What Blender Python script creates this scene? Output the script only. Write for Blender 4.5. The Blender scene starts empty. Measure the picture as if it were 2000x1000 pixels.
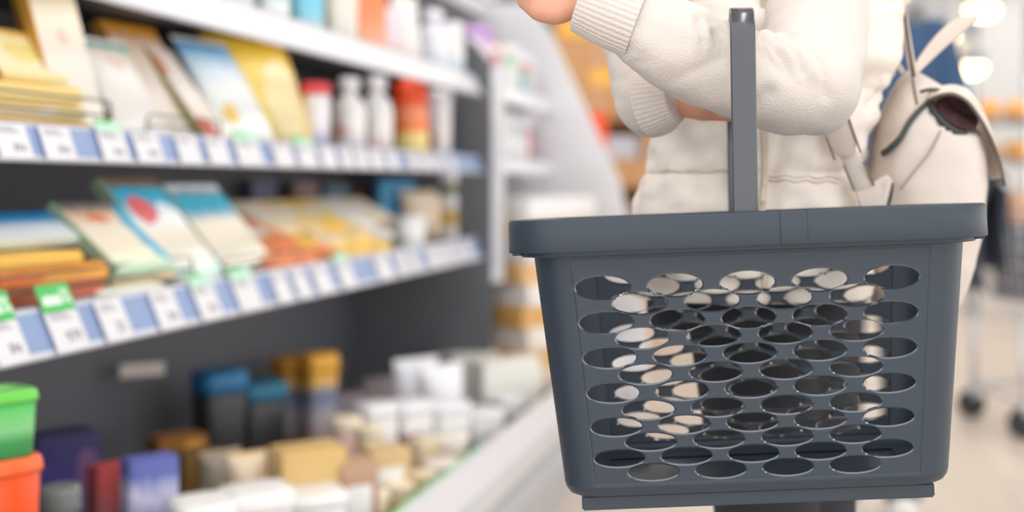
import bpy, bmesh, math, random
from mathutils import Vector, Matrix, noise
from mathutils.geometry import delaunay_2d_cdt
random.seed(7)
S = bpy.context.scene
COL = S.collection
PI = math.pi
# ------------------------------------------------------------------ camera frame
F = 2400.0
PX, PY = 1400.0, 355.0
H = 1.0
TH = math.atan(200.0 / 2400.0)
CT, ST = math.cos(TH), math.sin(TH)
CR, CD = Vector((CT, ST, 0)), Vector((-ST, CT, 0))
A = 1.15                                   # distance of the shelf fronts from the camera


def P(px, py, d):
    return Vector((0, 0, H)) + CR * ((px - PX) / F * d) + CD * d + Vector((0, 0, (PY - py) / F * d))


def along(px, L):
    """distance down the aisle and camera depth of a column px on the plane x=-L"""
    r = (px - PX) / F
    s = L * (CT + r * ST) / (ST - r * CT)
    return s, s * CT + L * ST


# ------------------------------------------------------------------ materials
def lin(c):
    return tuple(((v / 255.0) / 12.92 if v / 255.0 <= .04045 else ((v / 255.0 + .055) / 1.055) ** 2.4) for v in c) + (1.0,)


MATS = {}


def mat(name, rgb, rough=.5, var=.06, scale=12, bump=0, bscale=200, metal=0, spec=.5, sheen=0, coat=0, emit=0):
    if name in MATS:
        return MATS[name]
    m = bpy.data.materials.new(name)
    m.use_nodes = True
    nt = m.node_tree
    b = nt.nodes['Principled BSDF']
    b.inputs['Roughness'].default_value = rough
    b.inputs['Metallic'].default_value = metal
    b.inputs['Specular IOR Level'].default_value = spec
    if sheen:
        b.inputs['Sheen Weight'].default_value = sheen
    if coat:
        b.inputs['Coat Weight'].default_value = coat
        b.inputs['Coat Roughness'].default_value = .15
    tc = nt.nodes.new('ShaderNodeTexCoord')
    n = nt.nodes.new('ShaderNodeTexNoise')
    n.inputs['Scale'].default_value = scale
    nt.links.new(tc.outputs['Object'], n.inputs['Vector'])
    mx = nt.nodes.new('ShaderNodeMix')
    mx.data_type = 'RGBA'
    c = lin(rgb)
    mx.inputs[6].default_value = tuple(min(1, v * (1 - var)) for v in c[:3]) + (1,)
    mx.inputs[7].default_value = tuple(min(1, v * (1 + var)) for v in c[:3]) + (1,)
    nt.links.new(n.outputs['Fac'], mx.inputs[0])
    nt.links.new(mx.outputs[2], b.inputs['Base Color'])
    if bump:
        n2 = nt.nodes.new('ShaderNodeTexNoise')
        n2.inputs['Scale'].default_value = bscale
        n2.inputs['Detail'].default_value = 4
        nt.links.new(tc.outputs['Object'], n2.inputs['Vector'])
        bp = nt.nodes.new('ShaderNodeBump')
        bp.inputs['Strength'].default_value = bump
        bp.inputs['Distance'].default_value = .004
        nt.links.new(n2.outputs['Fac'], bp.inputs['Height'])
        nt.links.new(bp.outputs['Normal'], b.inputs['Normal'])
    if emit:
        b.inputs['Emission Color'].default_value = c
        b.inputs['Emission Strength'].default_value = emit
    MATS[name] = m
    return m


def printed(name, stops, spots=(), rough=.35):
    """packaging print: bands up the pack (uv v) and oval patches; stops=[(v,rgb)]"""
    if name in MATS:
        return MATS[name]
    m = bpy.data.materials.new(name)
    m.use_nodes = True
    nt = m.node_tree
    b = nt.nodes['Principled BSDF']
    b.inputs['Roughness'].default_value = rough
    uv = nt.nodes.new('ShaderNodeUVMap')
    sp = nt.nodes.new('ShaderNodeSeparateXYZ')
    n = nt.nodes.new('ShaderNodeTexNoise')
    n.inputs['Scale'].default_value = 5
    nt.links.new(uv.outputs['UV'], n.inputs['Vector'])
    add = nt.nodes.new('ShaderNodeVectorMath')
    add.operation = 'MULTIPLY_ADD'
    add.inputs[1].default_value = (.16, .16, 0)
    nt.links.new(n.outputs['Color'], add.inputs[0])
    nt.links.new(uv.outputs['UV'], add.inputs[2])
    nt.links.new(add.outputs[0], sp.inputs[0])
    rp = nt.nodes.new('ShaderNodeValToRGB')
    e = rp.color_ramp.elements
    e[0].position = stops[0][0] + .08
    e[0].color = lin(stops[0][1])
    e[1].position = min(1, stops[-1][0] + .08)
    e[1].color = lin(stops[-1][1])
    for v, c in stops[1:-1]:
        q = e.new(v + .08)
        q.color = lin(c)
    nt.links.new(sp.outputs[1], rp.inputs[0])
    col = rp.outputs[0]
    for (u, v, ru, rv, c) in spots:
        d = nt.nodes.new('ShaderNodeVectorMath')
        d.operation = 'SUBTRACT'
        d.inputs[1].default_value = (u + .08, v + .08, 0)
        nt.links.new(add.outputs[0], d.inputs[0])
        sc = nt.nodes.new('ShaderNodeVectorMath')
        sc.operation = 'MULTIPLY'
        sc.inputs[1].default_value = (1 / ru, 1 / rv, 0)
        nt.links.new(d.outputs[0], sc.inputs[0])
        ln = nt.nodes.new('ShaderNodeVectorMath')
        ln.operation = 'LENGTH'
        nt.links.new(sc.outputs[0], ln.inputs[0])
        lt = nt.nodes.new('ShaderNodeMath')
        lt.operation = 'LESS_THAN'
        lt.inputs[1].default_value = 1.0
        nt.links.new(ln.outputs['Value'], lt.inputs[0])
        mx = nt.nodes.new('ShaderNodeMix')
        mx.data_type = 'RGBA'
        nt.links.new(lt.outputs[0], mx.inputs[0])
        nt.links.new(col, mx.inputs[6])
        mx.inputs[7].default_value = lin(c)
        col = mx.outputs[2]
    nt.links.new(col, b.inputs['Base Color'])
    MATS[name] = m
    return m


# ------------------------------------------------------------------ mesh helpers
def mesh_obj(name, verts, faces, m, parent=None, smooth=True, uvs=None, loc=None, rot=None):
    me = bpy.data.meshes.new(name)
    me.from_pydata([tuple(v) for v in verts], [], faces)
    me.update()
    if uvs:
        l = me.uv_layers.new(name='UVMap')
        for lp in me.loops:
            l.data[lp.index].uv = uvs[lp.vertex_index]
    if smooth:
        me.polygons.foreach_set('use_smooth', [True] * len(me.polygons))
    o = bpy.data.objects.new(name, me)
    COL.objects.link(o)
    if m:
        me.materials.append(m)
    if parent:
        o.parent = parent
    if loc is not None:
        o.location = loc
    if rot is not None:
        o.rotation_euler = rot
    return o


def bm_obj(name, bm, m, parent=None, smooth=False, loc=None, rot=None):
    me = bpy.data.meshes.new(name)
    bmesh.ops.recalc_face_normals(bm, faces=bm.faces)
    bm.to_mesh(me)
    bm.free()
    if smooth:
        me.polygons.foreach_set('use_smooth', [True] * len(me.polygons))
    o = bpy.data.objects.new(name, me)
    COL.objects.link(o)
    me.materials.append(m)
    if parent:
        o.parent = parent
    if loc is not None:
        o.location = loc
    if rot is not None:
        o.rotation_euler = rot
    return o


def empty(name, loc, rot=(0, 0, 0)):
    o = bpy.data.objects.new(name, None)
    COL.objects.link(o)
    o.location = loc
    o.rotation_euler = rot
    o.empty_display_size = .05
    return o


def tag(o, label, cat, group=None, kind=None):
    o['label'] = label
    o['category'] = cat
    if group:
        o['group'] = group
    if kind:
        o['kind'] = kind
    return o


def struct(o):
    o['kind'] = 'structure'
    return o


def box(bm, x0, x1, y0, y1, z0, z1, bev=0):
    r = bmesh.ops.create_cube(bm, size=1)
    vs = r['verts']
    for v in vs:
        v.co.x = (x0 + x1) / 2 + v.co.x * (x1 - x0)
        v.co.y = (y0 + y1) / 2 + v.co.y * (y1 - y0)
        v.co.z = (z0 + z1) / 2 + v.co.z * (z1 - z0)
    if bev:
        es = list({e for v in vs for e in v.link_edges})
        bmesh.ops.bevel(bm, geom=es, offset=bev, segments=2, affect='EDGES')


def box_obj(name, ext, m, parent=None, bev=0, loc=None, rot=None):
    bm = bmesh.new()
    box(bm, *ext, bev=bev)
    return bm_obj(name, bm, m, parent, loc=loc, rot=rot)


def catmull(pts, n):
    """resample a list of equal-length tuples through a Catmull-Rom spline, n steps per span"""
    out = []
    k = len(pts)
    for i in range(k - 1):
        p0, p1, p2, p3 = pts[max(0, i - 1)], pts[i], pts[i + 1], pts[min(k - 1, i + 2)]
        for j in range(n):
            t = j / n
            out.append(tuple(.5 * (2 * b + (c - a) * t + (2 * a - 5 * b + 4 * c - d) * t * t + (3 * b - a - 3 * c + d) * t ** 3)
                             for a, b, c, d in zip(p0, p1, p2, p3)))
    out.append(tuple(pts[-1]))
    return out


def loft(rings, closed=True, cap=True):
    n = len(rings[0])
    vs, fs = [], []
    for r in rings:
        vs += [Vector(p) for p in r]
    for i in range(len(rings) - 1):
        for j in range(n if closed else n - 1):
            a, b = i * n + j, i * n + (j + 1) % n
            fs.append((a, b, b + n, a + n))
    if cap and closed:
        fs.append(tuple(range(n - 1, -1, -1)))
        k = (len(rings) - 1) * n
        fs.append(tuple(range(k, k + n)))
    return vs, fs


def tube_rings(pts, n=16, up=Vector((0, 0, 1)), disp=None, flat=1.0):
    """pts: (x,y,z,r) ; rings around the path with a carried frame"""
    cs = [Vector(p[:3]) for p in pts]
    rings = []
    prev = None
    for i, c in enumerate(cs):
        t = (cs[min(i + 1, len(cs) - 1)] - cs[max(i - 1, 0)])
        if t.length < 1e-9:
            t = Vector((0, 0, 1))
        t.normalize()
        if prev is None:
            a = up - t * up.dot(t)
            if a.length < 1e-3:
                a = Vector((1, 0, 0)) - t * t.x
        else:
            a = prev - t * prev.dot(t)
        a.normalize()
        prev = a
        b = t.cross(a)
        r = pts[i][3]
        ring = []
        for k in range(n):
            ph = 2 * PI * k / n
            rr = r * (1 + (disp(i / (len(cs) - 1), ph) if disp else 0))
            ring.append(c + a * (rr * math.cos(ph)) + b * (rr * flat * math.sin(ph)))
        rings.append(ring)
    return rings


def tube_obj(name, pts, m, parent=None, n=10, **k):
    vs, fs = loft(tube_rings(pts, n, **k))
    return mesh_obj(name, vs, fs, m, parent)


def wires(name, paths, r, m, parent=None, n=8):
    vs, fs = [], []
    for p in paths:
        v, f = loft(tube_rings([tuple(q) + (r,) for q in p], n))
        o = len(vs)
        vs += v
        fs += [tuple(i + o for i in q) for q in f]
    return mesh_obj(name, vs, fs, m, parent)


def superellipse(cx, cy, z, hx, hy, n=48, e=2.4):
    out = []
    for k in range(n):
        a = 2 * PI * k / n
        c, s = math.cos(a), math.sin(a)
        out.append(Vector((cx + hx * math.copysign(abs(c) ** (2 / e), c), cy + hy * math.copysign(abs(s) ** (2 / e), s), z)))
    return out


def lathe(name, prof, m, parent=None, n=32, uv=True, loc=None, rot=None, sq=None):
    """prof: (r,z) from bottom to top; sq=(hx,hy) makes a rounded rectangle instead of a circle"""
    rings = []
    zs = [p[1] for p in prof]
    z0, z1 = min(zs), max(zs)
    uvs = []
    for r, z in prof:
        if sq:
            rings.append(superellipse(0, 0, z, sq[0] * r, sq[1] * r, n, 5))
        else:
            rings.append([Vector((r * math.cos(2 * PI * k / n), r * math.sin(2 * PI * k / n), z)) for k in range(n)])
        uvs += [(.5 + .5 * math.sin(2 * PI * k / n), (z - z0) / max(1e-6, z1 - z0)) for k in range(n)]
    vs, fs = loft(rings)
    return mesh_obj(name, vs, fs, m, parent, uvs=uvs, loc=loc, rot=rot)


def bake(o):
    """apply modifiers"""
    dg = bpy.context.evaluated_depsgraph_get()
    me = bpy.data.meshes.new_from_object(o.evaluated_get(dg))
    old = o.data
    o.modifiers.clear()
    o.data = me
    bpy.data.meshes.remove(old)
    return o


def remesh(o, voxel, smooth=4):
    md = o.modifiers.new('r', 'REMESH')
    md.mode = 'VOXEL'
    md.voxel_size = voxel
    if smooth:
        s = o.modifiers.new('s', 'SMOOTH')
        s.iterations = smooth
        s.factor = .5
    bake(o)
    o.data.polygons.foreach_set('use_smooth', [True] * len(o.data.polygons))
    return o


def text_mesh(name, body, size, m, parent, loc, rot, extrude=.0004):
    cu = bpy.data.curves.new(name, 'FONT')
    cu.body = body
    cu.size = size
    cu.align_x = 'CENTER'
    cu.align_y = 'CENTER'
    cu.extrude = extrude
    t = bpy.data.objects.new('t', cu)
    COL.objects.link(t)
    dg = bpy.context.evaluated_depsgraph_get()
    me = bpy.data.meshes.new_from_object(t.evaluated_get(dg))
    bpy.data.objects.remove(t)
    bpy.data.curves.remove(cu)
    o = bpy.data.objects.new(name, me)
    me.materials.clear()
    me.materials.append(m)
    COL.objects.link(o)
    o.parent = parent
    o.location = loc
    o.rotation_euler = rot
    return o


# ================================================================== SETTING
def tile_mat():
    m = bpy.data.materials.new('floor_tile')
    m.use_nodes = True
    nt = m.node_tree
    b = nt.nodes['Principled BSDF']
    b.inputs['Roughness'].default_value = .35
    tc = nt.nodes.new('ShaderNodeTexCoord')
    br = nt.nodes.new('ShaderNodeTexBrick')
    br.offset = 0
    br.inputs['Scale'].default_value = 1
    br.inputs['Brick Width'].default_value = .6
    br.inputs['Row Height'].default_value = .6
    br.inputs['Mortar Size'].default_value = .004
    br.inputs['Color1'].default_value = lin((206, 192, 180))
    br.inputs['Color2'].default_value = lin((212, 199, 187))
    br.inputs['Mortar'].default_value = lin((188, 176, 166))
    nt.links.new(tc.outputs['Object'], br.inputs['Vector'])
    nt.links.new(br.outputs['Color'], b.inputs['Base Color'])
    return m


FLOOR_Y1 = 15.0
struct(box_obj('floor', (-12, 8, -2, 27, -.05, 0), tile_mat()))
m_ceil = mat('ceiling_panel', (190, 186, 182), .8)
struct(box_obj('ceiling', (-12, 8, .5, 27, 3.3, 3.4), m_ceil))
m_wall = mat('wall_paint', (222, 222, 222), .8)
m_frame = mat('window_frame', (150, 158, 166), .5)


def glass():
    m = bpy.data.materials.new('window_glass')
    m.use_nodes = True
    nt = m.node_tree
    nt.nodes.remove(nt.nodes['Principled BSDF'])
    t = nt.nodes.new('ShaderNodeBsdfTransparent')
    t.inputs[0].default_value = (.93, .97, 1, 1)
    g = nt.nodes.new('ShaderNodeBsdfGlossy')
    g.inputs['Roughness'].default_value = .05
    f = nt.nodes.new('ShaderNodeFresnel')
    f.inputs[0].default_value = 1.2
    mx = nt.nodes.new('ShaderNodeMixShader')
    nt.links.new(f.outputs[0], mx.inputs[0])
    nt.links.new(t.outputs[0], mx.inputs[1])
    nt.links.new(g.outputs[0], mx.inputs[2])
    nt.links.new(mx.outputs[0], nt.nodes['Material Output'].inputs[0])
    return m


m_glass = glass()
# far wall: sill band, head band, piers and windows between the piers
bm = bmesh.new()
YW = 14.0
edges = [-.5, .95, 1.2, 1.62, 1.78, 2.3, 2.55, 3.8, 4.1, 5.4, 5.7, 8]
box(bm, -.5, 8, YW, YW + .2, 0, .45)
box(bm, -.5, 8, YW, YW + .2, 3.0, 3.3)
wins = []
for i in range(0, len(edges) - 1):
    if i % 2 == 0:
        box(bm, edges[i], edges[i + 1], YW, YW + .2, .45, 3.0)
    else:
        wins.append((edges[i], edges[i + 1]))
struct(bm_obj('wall_back', bm, m_wall))
for k, (a, b) in enumerate(wins):
    bm = bmesh.new()
    w = .05
    for e in ((a, a + w, .45, 3), (b - w, b, .45, 3), (a + w, b - w, .45, .5), (a + w, b - w, 2.95, 3), (a + w, b - w, 2.0, 2.05)):
        box(bm, e[0], e[1], YW + .02, YW + .09, e[2], e[3])
    o = struct(bm_obj('window_%d' % (k + 1), bm, m_frame))
    p = box_obj('pane', (a + w, b - w, YW + .05, YW + .056, .5, 2.95), m_glass, o)

struct(box_obj('wall_left', (-12, -.5, 26.5, 26.7, 0, 3.3), mat('wall_far_taupe', (200, 192, 186), .8)))
struct(box_obj('wall_right', (-.7, -.5, YW + .2, 26.5, 0, 3.3), m_wall))

# ceiling lights; middle row unseen, added for highlights on basket lips and handle
m_lamp = mat('lamp_diffuser', (255, 252, 246), .5, emit=8)
m_lampb = mat('lamp_housing', (225, 225, 225), .5)
lamp_ps = [(x, y) for y in (1.3, 3.6, 5.9, 8.2, 10.5, 12.8) for x in (-1.9, .05, 2.2)] + [(-4.2, 15.7), (-4.62, 15.7), (-4.6, 13.9)]
for k, (x, y) in enumerate(lamp_ps):
    L = box_obj('ceiling_light', (x - .16, x + .16, y - .75, y + .75, 3.22, 3.3), m_lampb)
    tag(L, 'long white ceiling light fitted flush to the pale store ceiling', 'ceiling light', 'ceiling lights over the aisle')
    box_obj('diffuser', (x - .14, x + .14, y - .73, y + .73, 3.205, 3.22), m_lamp, L)

# ================================================================== REFRIGERATED CASES
Z = lambda v: H + A * v
m_dark = mat('case_interior', (94, 95, 101), .6, scale=3)
m_dark2 = mat('case_shelf_dark', (94, 96, 101), .5)
m_white = mat('case_white_enamel', (226, 226, 231), .4, var=.02)
m_grey = mat('case_grey_plinth', (176, 176, 178), .4)
m_bump = mat('case_bumper', (205, 205, 207), .35)
m_rail = mat('rail_clear_plastic', (216, 218, 228), .3, var=.02)
m_strip = mat('rail_blue_insert', (138, 160, 200), .4, var=.12, scale=5)
m_added_led = mat('added_led_glow', (255, 250, 244), .5, emit=2.4)  # unseen glowing strips added under the shelf fronts to brighten the packs


def prism(name, prof, y0, y1, m, parent):
    """prof: (x,z) outline extruded down the aisle"""
    n = len(prof)
    vs = [(x, y0, z) for x, z in prof] + [(x, y1, z) for x, z in prof]
    fs = [tuple(range(n)), tuple(range(2 * n - 1, n - 1, -1))] + [(i, i + n, (i + 1) % n + n, (i + 1) % n) for i in range(n)]
    bm = bmesh.new()
    bv = [bm.verts.new(v) for v in vs]
    for f in fs:
        bm.faces.new([bv[i] for i in f])
    return bm_obj(name, bm, m, parent)


Y0, Y1, Y2 = .35, 3.62 * A, 4.62 * A
XB = -1.62                                   # back panel
LR, HR0, HR1 = .72 * A, -.665, -.587        # lower deck rail
DECK = -.645
RAILS = {1: (.255, .318, .03), 2: (.027, .075, .016), 3: (-.229, -.167, .026)}


def rail_front(k, v, out=.0):
    """point on the sloping price rail face: v=0 bottom, v=1 top"""
    b, t, sl = RAILS[k]
    return (-A - sl * v * A + out + .004, Z(b + (t - b) * v))


case = empty('display_case', (-1.2, (Y0 + Y1) / 2, 0))
tag(case, 'long open refrigerated case with dark interior and white price rails along the aisle', 'display case')
case2 = empty('display_case', (-1.2, (Y1 + Y2) / 2, 0))
tag(case2, 'short open refrigerated case with white slanted end panel at the far end', 'display case')


def rel(o, par):
    o.location = o.location - par.location
    return o


def build_case(par, y0, y1, shelves):
    pz = lambda *a: rel(prism(*a, par), par)
    pz('back_panel', [(XB - .05, .1), (XB, .1), (XB, 1.72), (XB - .05, 1.72)], y0, y1, m_dark)
    pz('plinth', [(XB, 0), (-.80, 0), (-.80, .12), (XB, .12)], y0, y1, m_grey)
    pz('front_panel', [(-.80, .12), (-LR - .004, .17), (-LR - .004, Z(HR0)), (-LR - .03, Z(HR0)), (-LR - .03, .17), (-.83, .12)], y0, y1, m_grey)
    pz('bumper', [(-LR - .004, Z(HR0) - .005), (-LR + .012, Z(HR0) - .01), (-LR + .014, Z(HR0) - .05), (-LR - .004, Z(HR0) - .055)], y0, y1, m_bump)
    pz('deck', [(XB, .12), (-LR - .03, .12), (-LR - .03, Z(DECK)), (XB, Z(DECK))], y0, y1, m_dark2)
    r = pz('price_rail', [(-LR - .03, Z(HR0)), (-LR, Z(HR0)), (-LR - .008, Z(HR1)), (-LR - .03, Z(HR1))], y0, y1, m_white)
    pz('canopy', [(XB - .05, 1.72), (-1.46, 1.72), (-1.44, 1.78), (XB - .05, 1.78)], y0, y1, m_white)
    for k in shelves:
        b, t, sl = RAILS[k]
        zt = Z(t) - .006
        xf = -A - sl * A
        sh = pz('shelf', [(XB, zt - .02), (xf - .012, zt - .02), (xf - .012, zt), (XB, zt)], y0, y1, m_dark2)
        pts = [rail_front(k, 0, -.004), rail_front(k, 1, -.004)]
        pr = prism('price_rail', [(pts[0][0] - .012, pts[0][1]), (pts[0][0], pts[0][1] - .002), (pts[0][0] + .004, pts[0][1] + .003),
                                  pts[0], pts[1], (pts[1][0] + .003, pts[1][1] + .002), (pts[1][0] - .012, pts[1][1] + .002)], y0, y1, m_rail, sh)
        a, c = rail_front(k, .14, -.003), rail_front(k, .93, -.003)
        prism('rail_insert', [(a[0] - .003, a[1]), a, c, (c[0] - .003, c[1])], y0 + .003, y1 - .003,
              m_strip if k != 1 and par is case else m_white, pr)
        prism('added_led_strip', [(-A - .10, zt - .034), (-A - .07, zt - .034), (-A - .07, zt - .0205), (-A - .10, zt - .0205)], y0 + .02, y1 - .02, m_added_led, sh)


build_case(case, Y0, Y1 - .02, (1, 2, 3))
build_case(case2, Y1 + .02, Y2 - .04, (1, 2))
# dividing panel and slanted white end panel of the far case
rel(prism('side_panel', [(XB, Z(DECK)), (-1.14, Z(DECK)), (-1.12, Z(-.3)), (-1.12, 1.40), (-1.4, 1.70), (XB, 1.70)], Y1 - .02, Y1 + .02, m_dark2, case2), case2)
rel(prism('edge_trim', [(-1.12, Z(-.3)), (-1.09, Z(-.3)), (-1.09, 1.40), (-1.12, 1.40)], Y1 - .025, Y1 + .025, m_white, case2), case2)
rel(prism('end_panel', [(XB - .05, 0), (-.66 * A, 0), (-.64 * A, Z(-.6)), (-.755 * A, Z(0)), (-1.02 * A, Z(.56)), (-1.1 * A, 1.78), (XB - .05, 1.78)], Y2 - .04, Y2 + .02, m_white, case2), case2)

# ================================================================== PRICE TAGS
m_card = mat('tag_card', (226, 225, 230), .5, var=.02)
m_green = mat('tag_green_header', (76, 190, 96), .5, var=.05)
m_mint = mat('tag_mint_header', (190, 226, 208), .5, var=.05)
m_ink = mat('tag_ink', (140, 138, 150), .6)
m_wht = mat('tag_white_ink', (240, 248, 240), .6)


def price_tag(k, x0, x1, label, header=None, text=None, group=None, htxt=None):
    """card on rail k between picture columns x0..x1 (measured at the top edge)"""
    L = A + RAILS[k][2] * A * .9
    s0, s1 = along(x0, L)[0], along(x1, L)[0]
    w = s1 - s0
    a, c = rail_front(k, .04), rail_front(k, .97)
    h = math.hypot(c[0] - a[0], c[1] - a[1])
    tilt = math.atan2(a[0] - c[0], c[1] - a[1])
    # local: x along the aisle (reading left to right), z up the card, -y out to the aisle
    bm = bmesh.new()
    box(bm, -w / 2, w / 2, -.0016, 0, 0, h, .0005)
    o = bm_obj('price_tag', bm, m_card, loc=(a[0] + .0015, (s0 + s1) / 2, a[1]))
    o.rotation_euler = (Matrix.Rotation(PI / 2, 3, 'Z') @ Matrix.Rotation(-tilt, 3, 'X')).to_euler()
    tag(o, label, 'price tag', group)
    bm = bmesh.new()
    for q in range(3):
        box(bm, -w * .38, w * (.1 + .08 * q), -.0021, -.0015, h * (.86 - .07 * q), h * (.885 - .07 * q))
    bm_obj('print', bm, m_ink, o)
    if text and text not in ('25', '979'):
        bm = bmesh.new()
        for q in range(3):
            box(bm, w * (-.04 + .13 * q), w * (.04 + .13 * q), -.0021, -.0015, h * (.2 + .03 * (q % 2)), h * (.42 - .02 * q))
        bm_obj('price_marks', bm, m_ink, o)
    elif text:
        text_mesh('price', text, h * .36, m_ink, o, (w * .12, -.0021, h * .3), (PI / 2, 0, 0))
    if header:
        hh = h * (.62 if header == 'green' else .4)
        hd = box_obj('header_card', (-w / 2, w * .48, -.003, -.0018, h * .9, h * .9 + hh), m_green if header == 'green' else m_mint, o)
        if header == 'mint':
            box_obj('stripe', (-w / 2, w * .1, -.0036, -.003, h * .9 + hh * .75, h * .9 + hh), m_green, hd)
        if htxt:
            bm = bmesh.new()
            for q in range(5):
                box(bm, w * (-.42 + .115 * q), w * (-.325 + .115 * q), -.0036, -.003, h * .9 + hh * .25, h * .9 + hh * (.55 + .06 * (q % 2)))
            bm_obj('lettering_blocks', bm, m_wht, hd)
            text_mesh('lettering', '%', hh * .8, m_wht, hd, (w * .3, -.0034, h * .9 + hh * .5), (PI / 2, 0, 0))
    return o


G2, G3 = 'price tags on the middle shelf rail', 'price tags on the lower shelf rail'
price_tag(2, -25, 40, 'first white price tag at the near end of the middle shelf rail', text='29', group=G2)
price_tag(2, 66, 126, 'white price tag under the flat stack of yellow cheese packs', text='29', group=G2)
price_tag(2, 180, 232, 'white price tag with pale mint header card under the tall leaning cream pack', 'mint', '119', G2)
price_tag(2, 249, 300, 'plain white price tag under the gap between the two wire guards', text='79', group=G2)
xs = [(333, 375, 0), (392, 432, 0), (449, 497, 1), (523, 560, 0), (570, 606, 1), (615, 645, 0), (655, 678, 0), (684, 708, 0), (714, 738, 0), (746, 765, 0), (790, 808, 0), (815, 834, 0), (842, 858, 0), (868, 880, 0)]
for x0, x1, g in xs:
    if g:
        price_tag(2, x0, x1, 'white price tag with green top edge under the ' + ('pale blue pack' if x0 < 500 else 'big yellow bag'), 'mint', None, G2)
    else:
        price_tag(2, x0, x1, 'plain blurred white price tag on the far half of the middle shelf rail', None, None, G2)
price_tag(3, -40, 22, 'white price tag with green header cut off by the left picture edge', 'green', '99', G3, htxt='SUPER')
price_tag(3, 76, 140, 'white price tag with green percent header on the lower shelf rail', 'green', '979', G3, htxt='SUPER')
price_tag(3, 176, 228, 'plain white price tag printed 25 on the lower shelf rail', None, '25', G3)
price_tag(3, 283, 330, 'plain white price tag just left of the mint headed tag by the wire guard end', None, '17', G3)
price_tag(3, 366, 408, 'white price tag with mint header below the end of the lower wire guard', 'mint', '39', G3)
price_tag(3, 444, 488, 'white price tag with mint header below the last cyan pack', 'mint', None, G3)
for x0, x1 in ((520, 549), (560, 586), (600, 630), (722, 750), (763, 784), (790, 806), (824, 846), (851, 870), (876, 892), (898, 912)):
    price_tag(3, x0, x1, 'plain blurred white price tag on the far half of the lower shelf rail', None, None, G3)
price_tag(3, 648, 676, 'white price tag with mint header midway along the lower shelf rail', 'mint', None, G3)

# small stickers on the rail insert
# ================================================================== WIRE GUARDS
m_wire = mat('guard_wire', (120, 104, 90), .35, metal=.6)


def guard(k, x0, x1, h, label):
    L = A + RAILS[k][2] * A + .03
    s0, s1 = along(x0, L)[0], along(x1, L)[0]
    z0 = Z(RAILS[k][1]) - .006
    def rr(a, b, za, zb):
        r = .012
        return [(-L, a, za), (-L, a, zb - r), (-L, a + r * .3, zb - r * .3), (-L, a + r, zb), (-L, b - r, zb), (-L, b - r * .3, zb - r * .3), (-L, b, zb - r), (-L, b, za)]
    o = wires('wire_guard', [rr(s0, s1, z0, z0 + h), [(-L, s0, z0 + h * .55), (-L, s1, z0 + h * .55)], [(-L, s0, z0 + h * .12), (-L, s1, z0 + h * .12)]], .0022, m_wire)
    tag(o, label, 'wire guard', 'wire guards along the shelf fronts')


guard(2, -60, 216, .056, 'thin wire guard in front of the flat yellow cheese packs')
guard(2, 287, 430, .040, 'thin wire guard in front of the orange topped cream pack')
guard(3, -40, 376, .054, 'thin wire guard along the orange packs on the lower shelf')
guard(3, 436, 620, .040, 'thin wire guard in front of the amber packs on the lower shelf')

# ================================================================== PRODUCTS
m_film = mat('pack_edge_amber', (214, 160, 70), .4)


def pouch_mesh(name, w, h, t, m, parent=None, seal=True, p=2.6, crimp=.06):
    nu, nv = 18, 22
    vs, uvs, fs = [], [], []
    for side in (-1, 1):
        for j in range(nv + 1):
            v = j / nv
            for i in range(nu + 1):
                u = i / nu
                a, b = abs(2 * u - 1), abs(2 * v - 1)
                th = t / 2 * max(0, (1 - a ** p)) ** .6 * max(0, (1 - b ** p)) ** .6 + .0006
                wob = .004 * noise.noise(Vector((u * 5 + w * 90, v * 5, side * 2 + h * 50))) * (1 - b) * (1 - a)
                pin = 1 - .05 * (1 - a) * 0
                x = (u - .5) * w * (1 - .04 * (1 - b ** 2)) * pin
                vs.append((x, side * th + wob, v * h))
                uvs.append((u, v))
    N = (nu + 1) * (nv + 1)
    for j in range(nv):
        for i in range(nu):
            a = j * (nu + 1) + i
            fs.append((a, a + 1, a + nu + 2, a + nu + 1))
            b = a + N
            fs.append((b, b + nu + 1, b + nu + 2, b + 1))
    rim = [i for i in range(nu + 1)] + [j * (nu + 1) + nu for j in range(1, nv + 1)] + [nv * (nu + 1) + i for i in range(nu - 1, -1, -1)] + [j * (nu + 1) for j in range(nv - 1, 0, -1)]
    for i in range(len(rim)):
        a, b = rim[i], rim[(i + 1) % len(rim)]
        fs.append((b, a, a + N, b + N))
    return mesh_obj(name, vs, fs, m, parent, uvs=uvs)


def slab_mesh(name, w, h, t, m, parent=None, bev=.004):
    """upright block pack standing on its lower edge: x width, y thickness, z height"""
    bm = bmesh.new()
    box(bm, -w / 2, w / 2, -t / 2, t / 2, 0, h, min(bev, t * .3, h * .3))
    me = bpy.data.meshes.new(name)
    bmesh.ops.recalc_face_normals(bm, faces=bm.faces)
    uvl = bm.loops.layers.uv.new('UVMap')
    for f in bm.faces:
        for l in f.loops:
            l[uvl].uv = (l.vert.co.x / w + .5, l.vert.co.z / h)
    bm.to_mesh(me)
    bm.free()
    o = bpy.data.objects.new(name, me)
    COL.objects.link(o)
    me.materials.append(m)
    if parent:
        o.parent = parent
    return o


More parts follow.
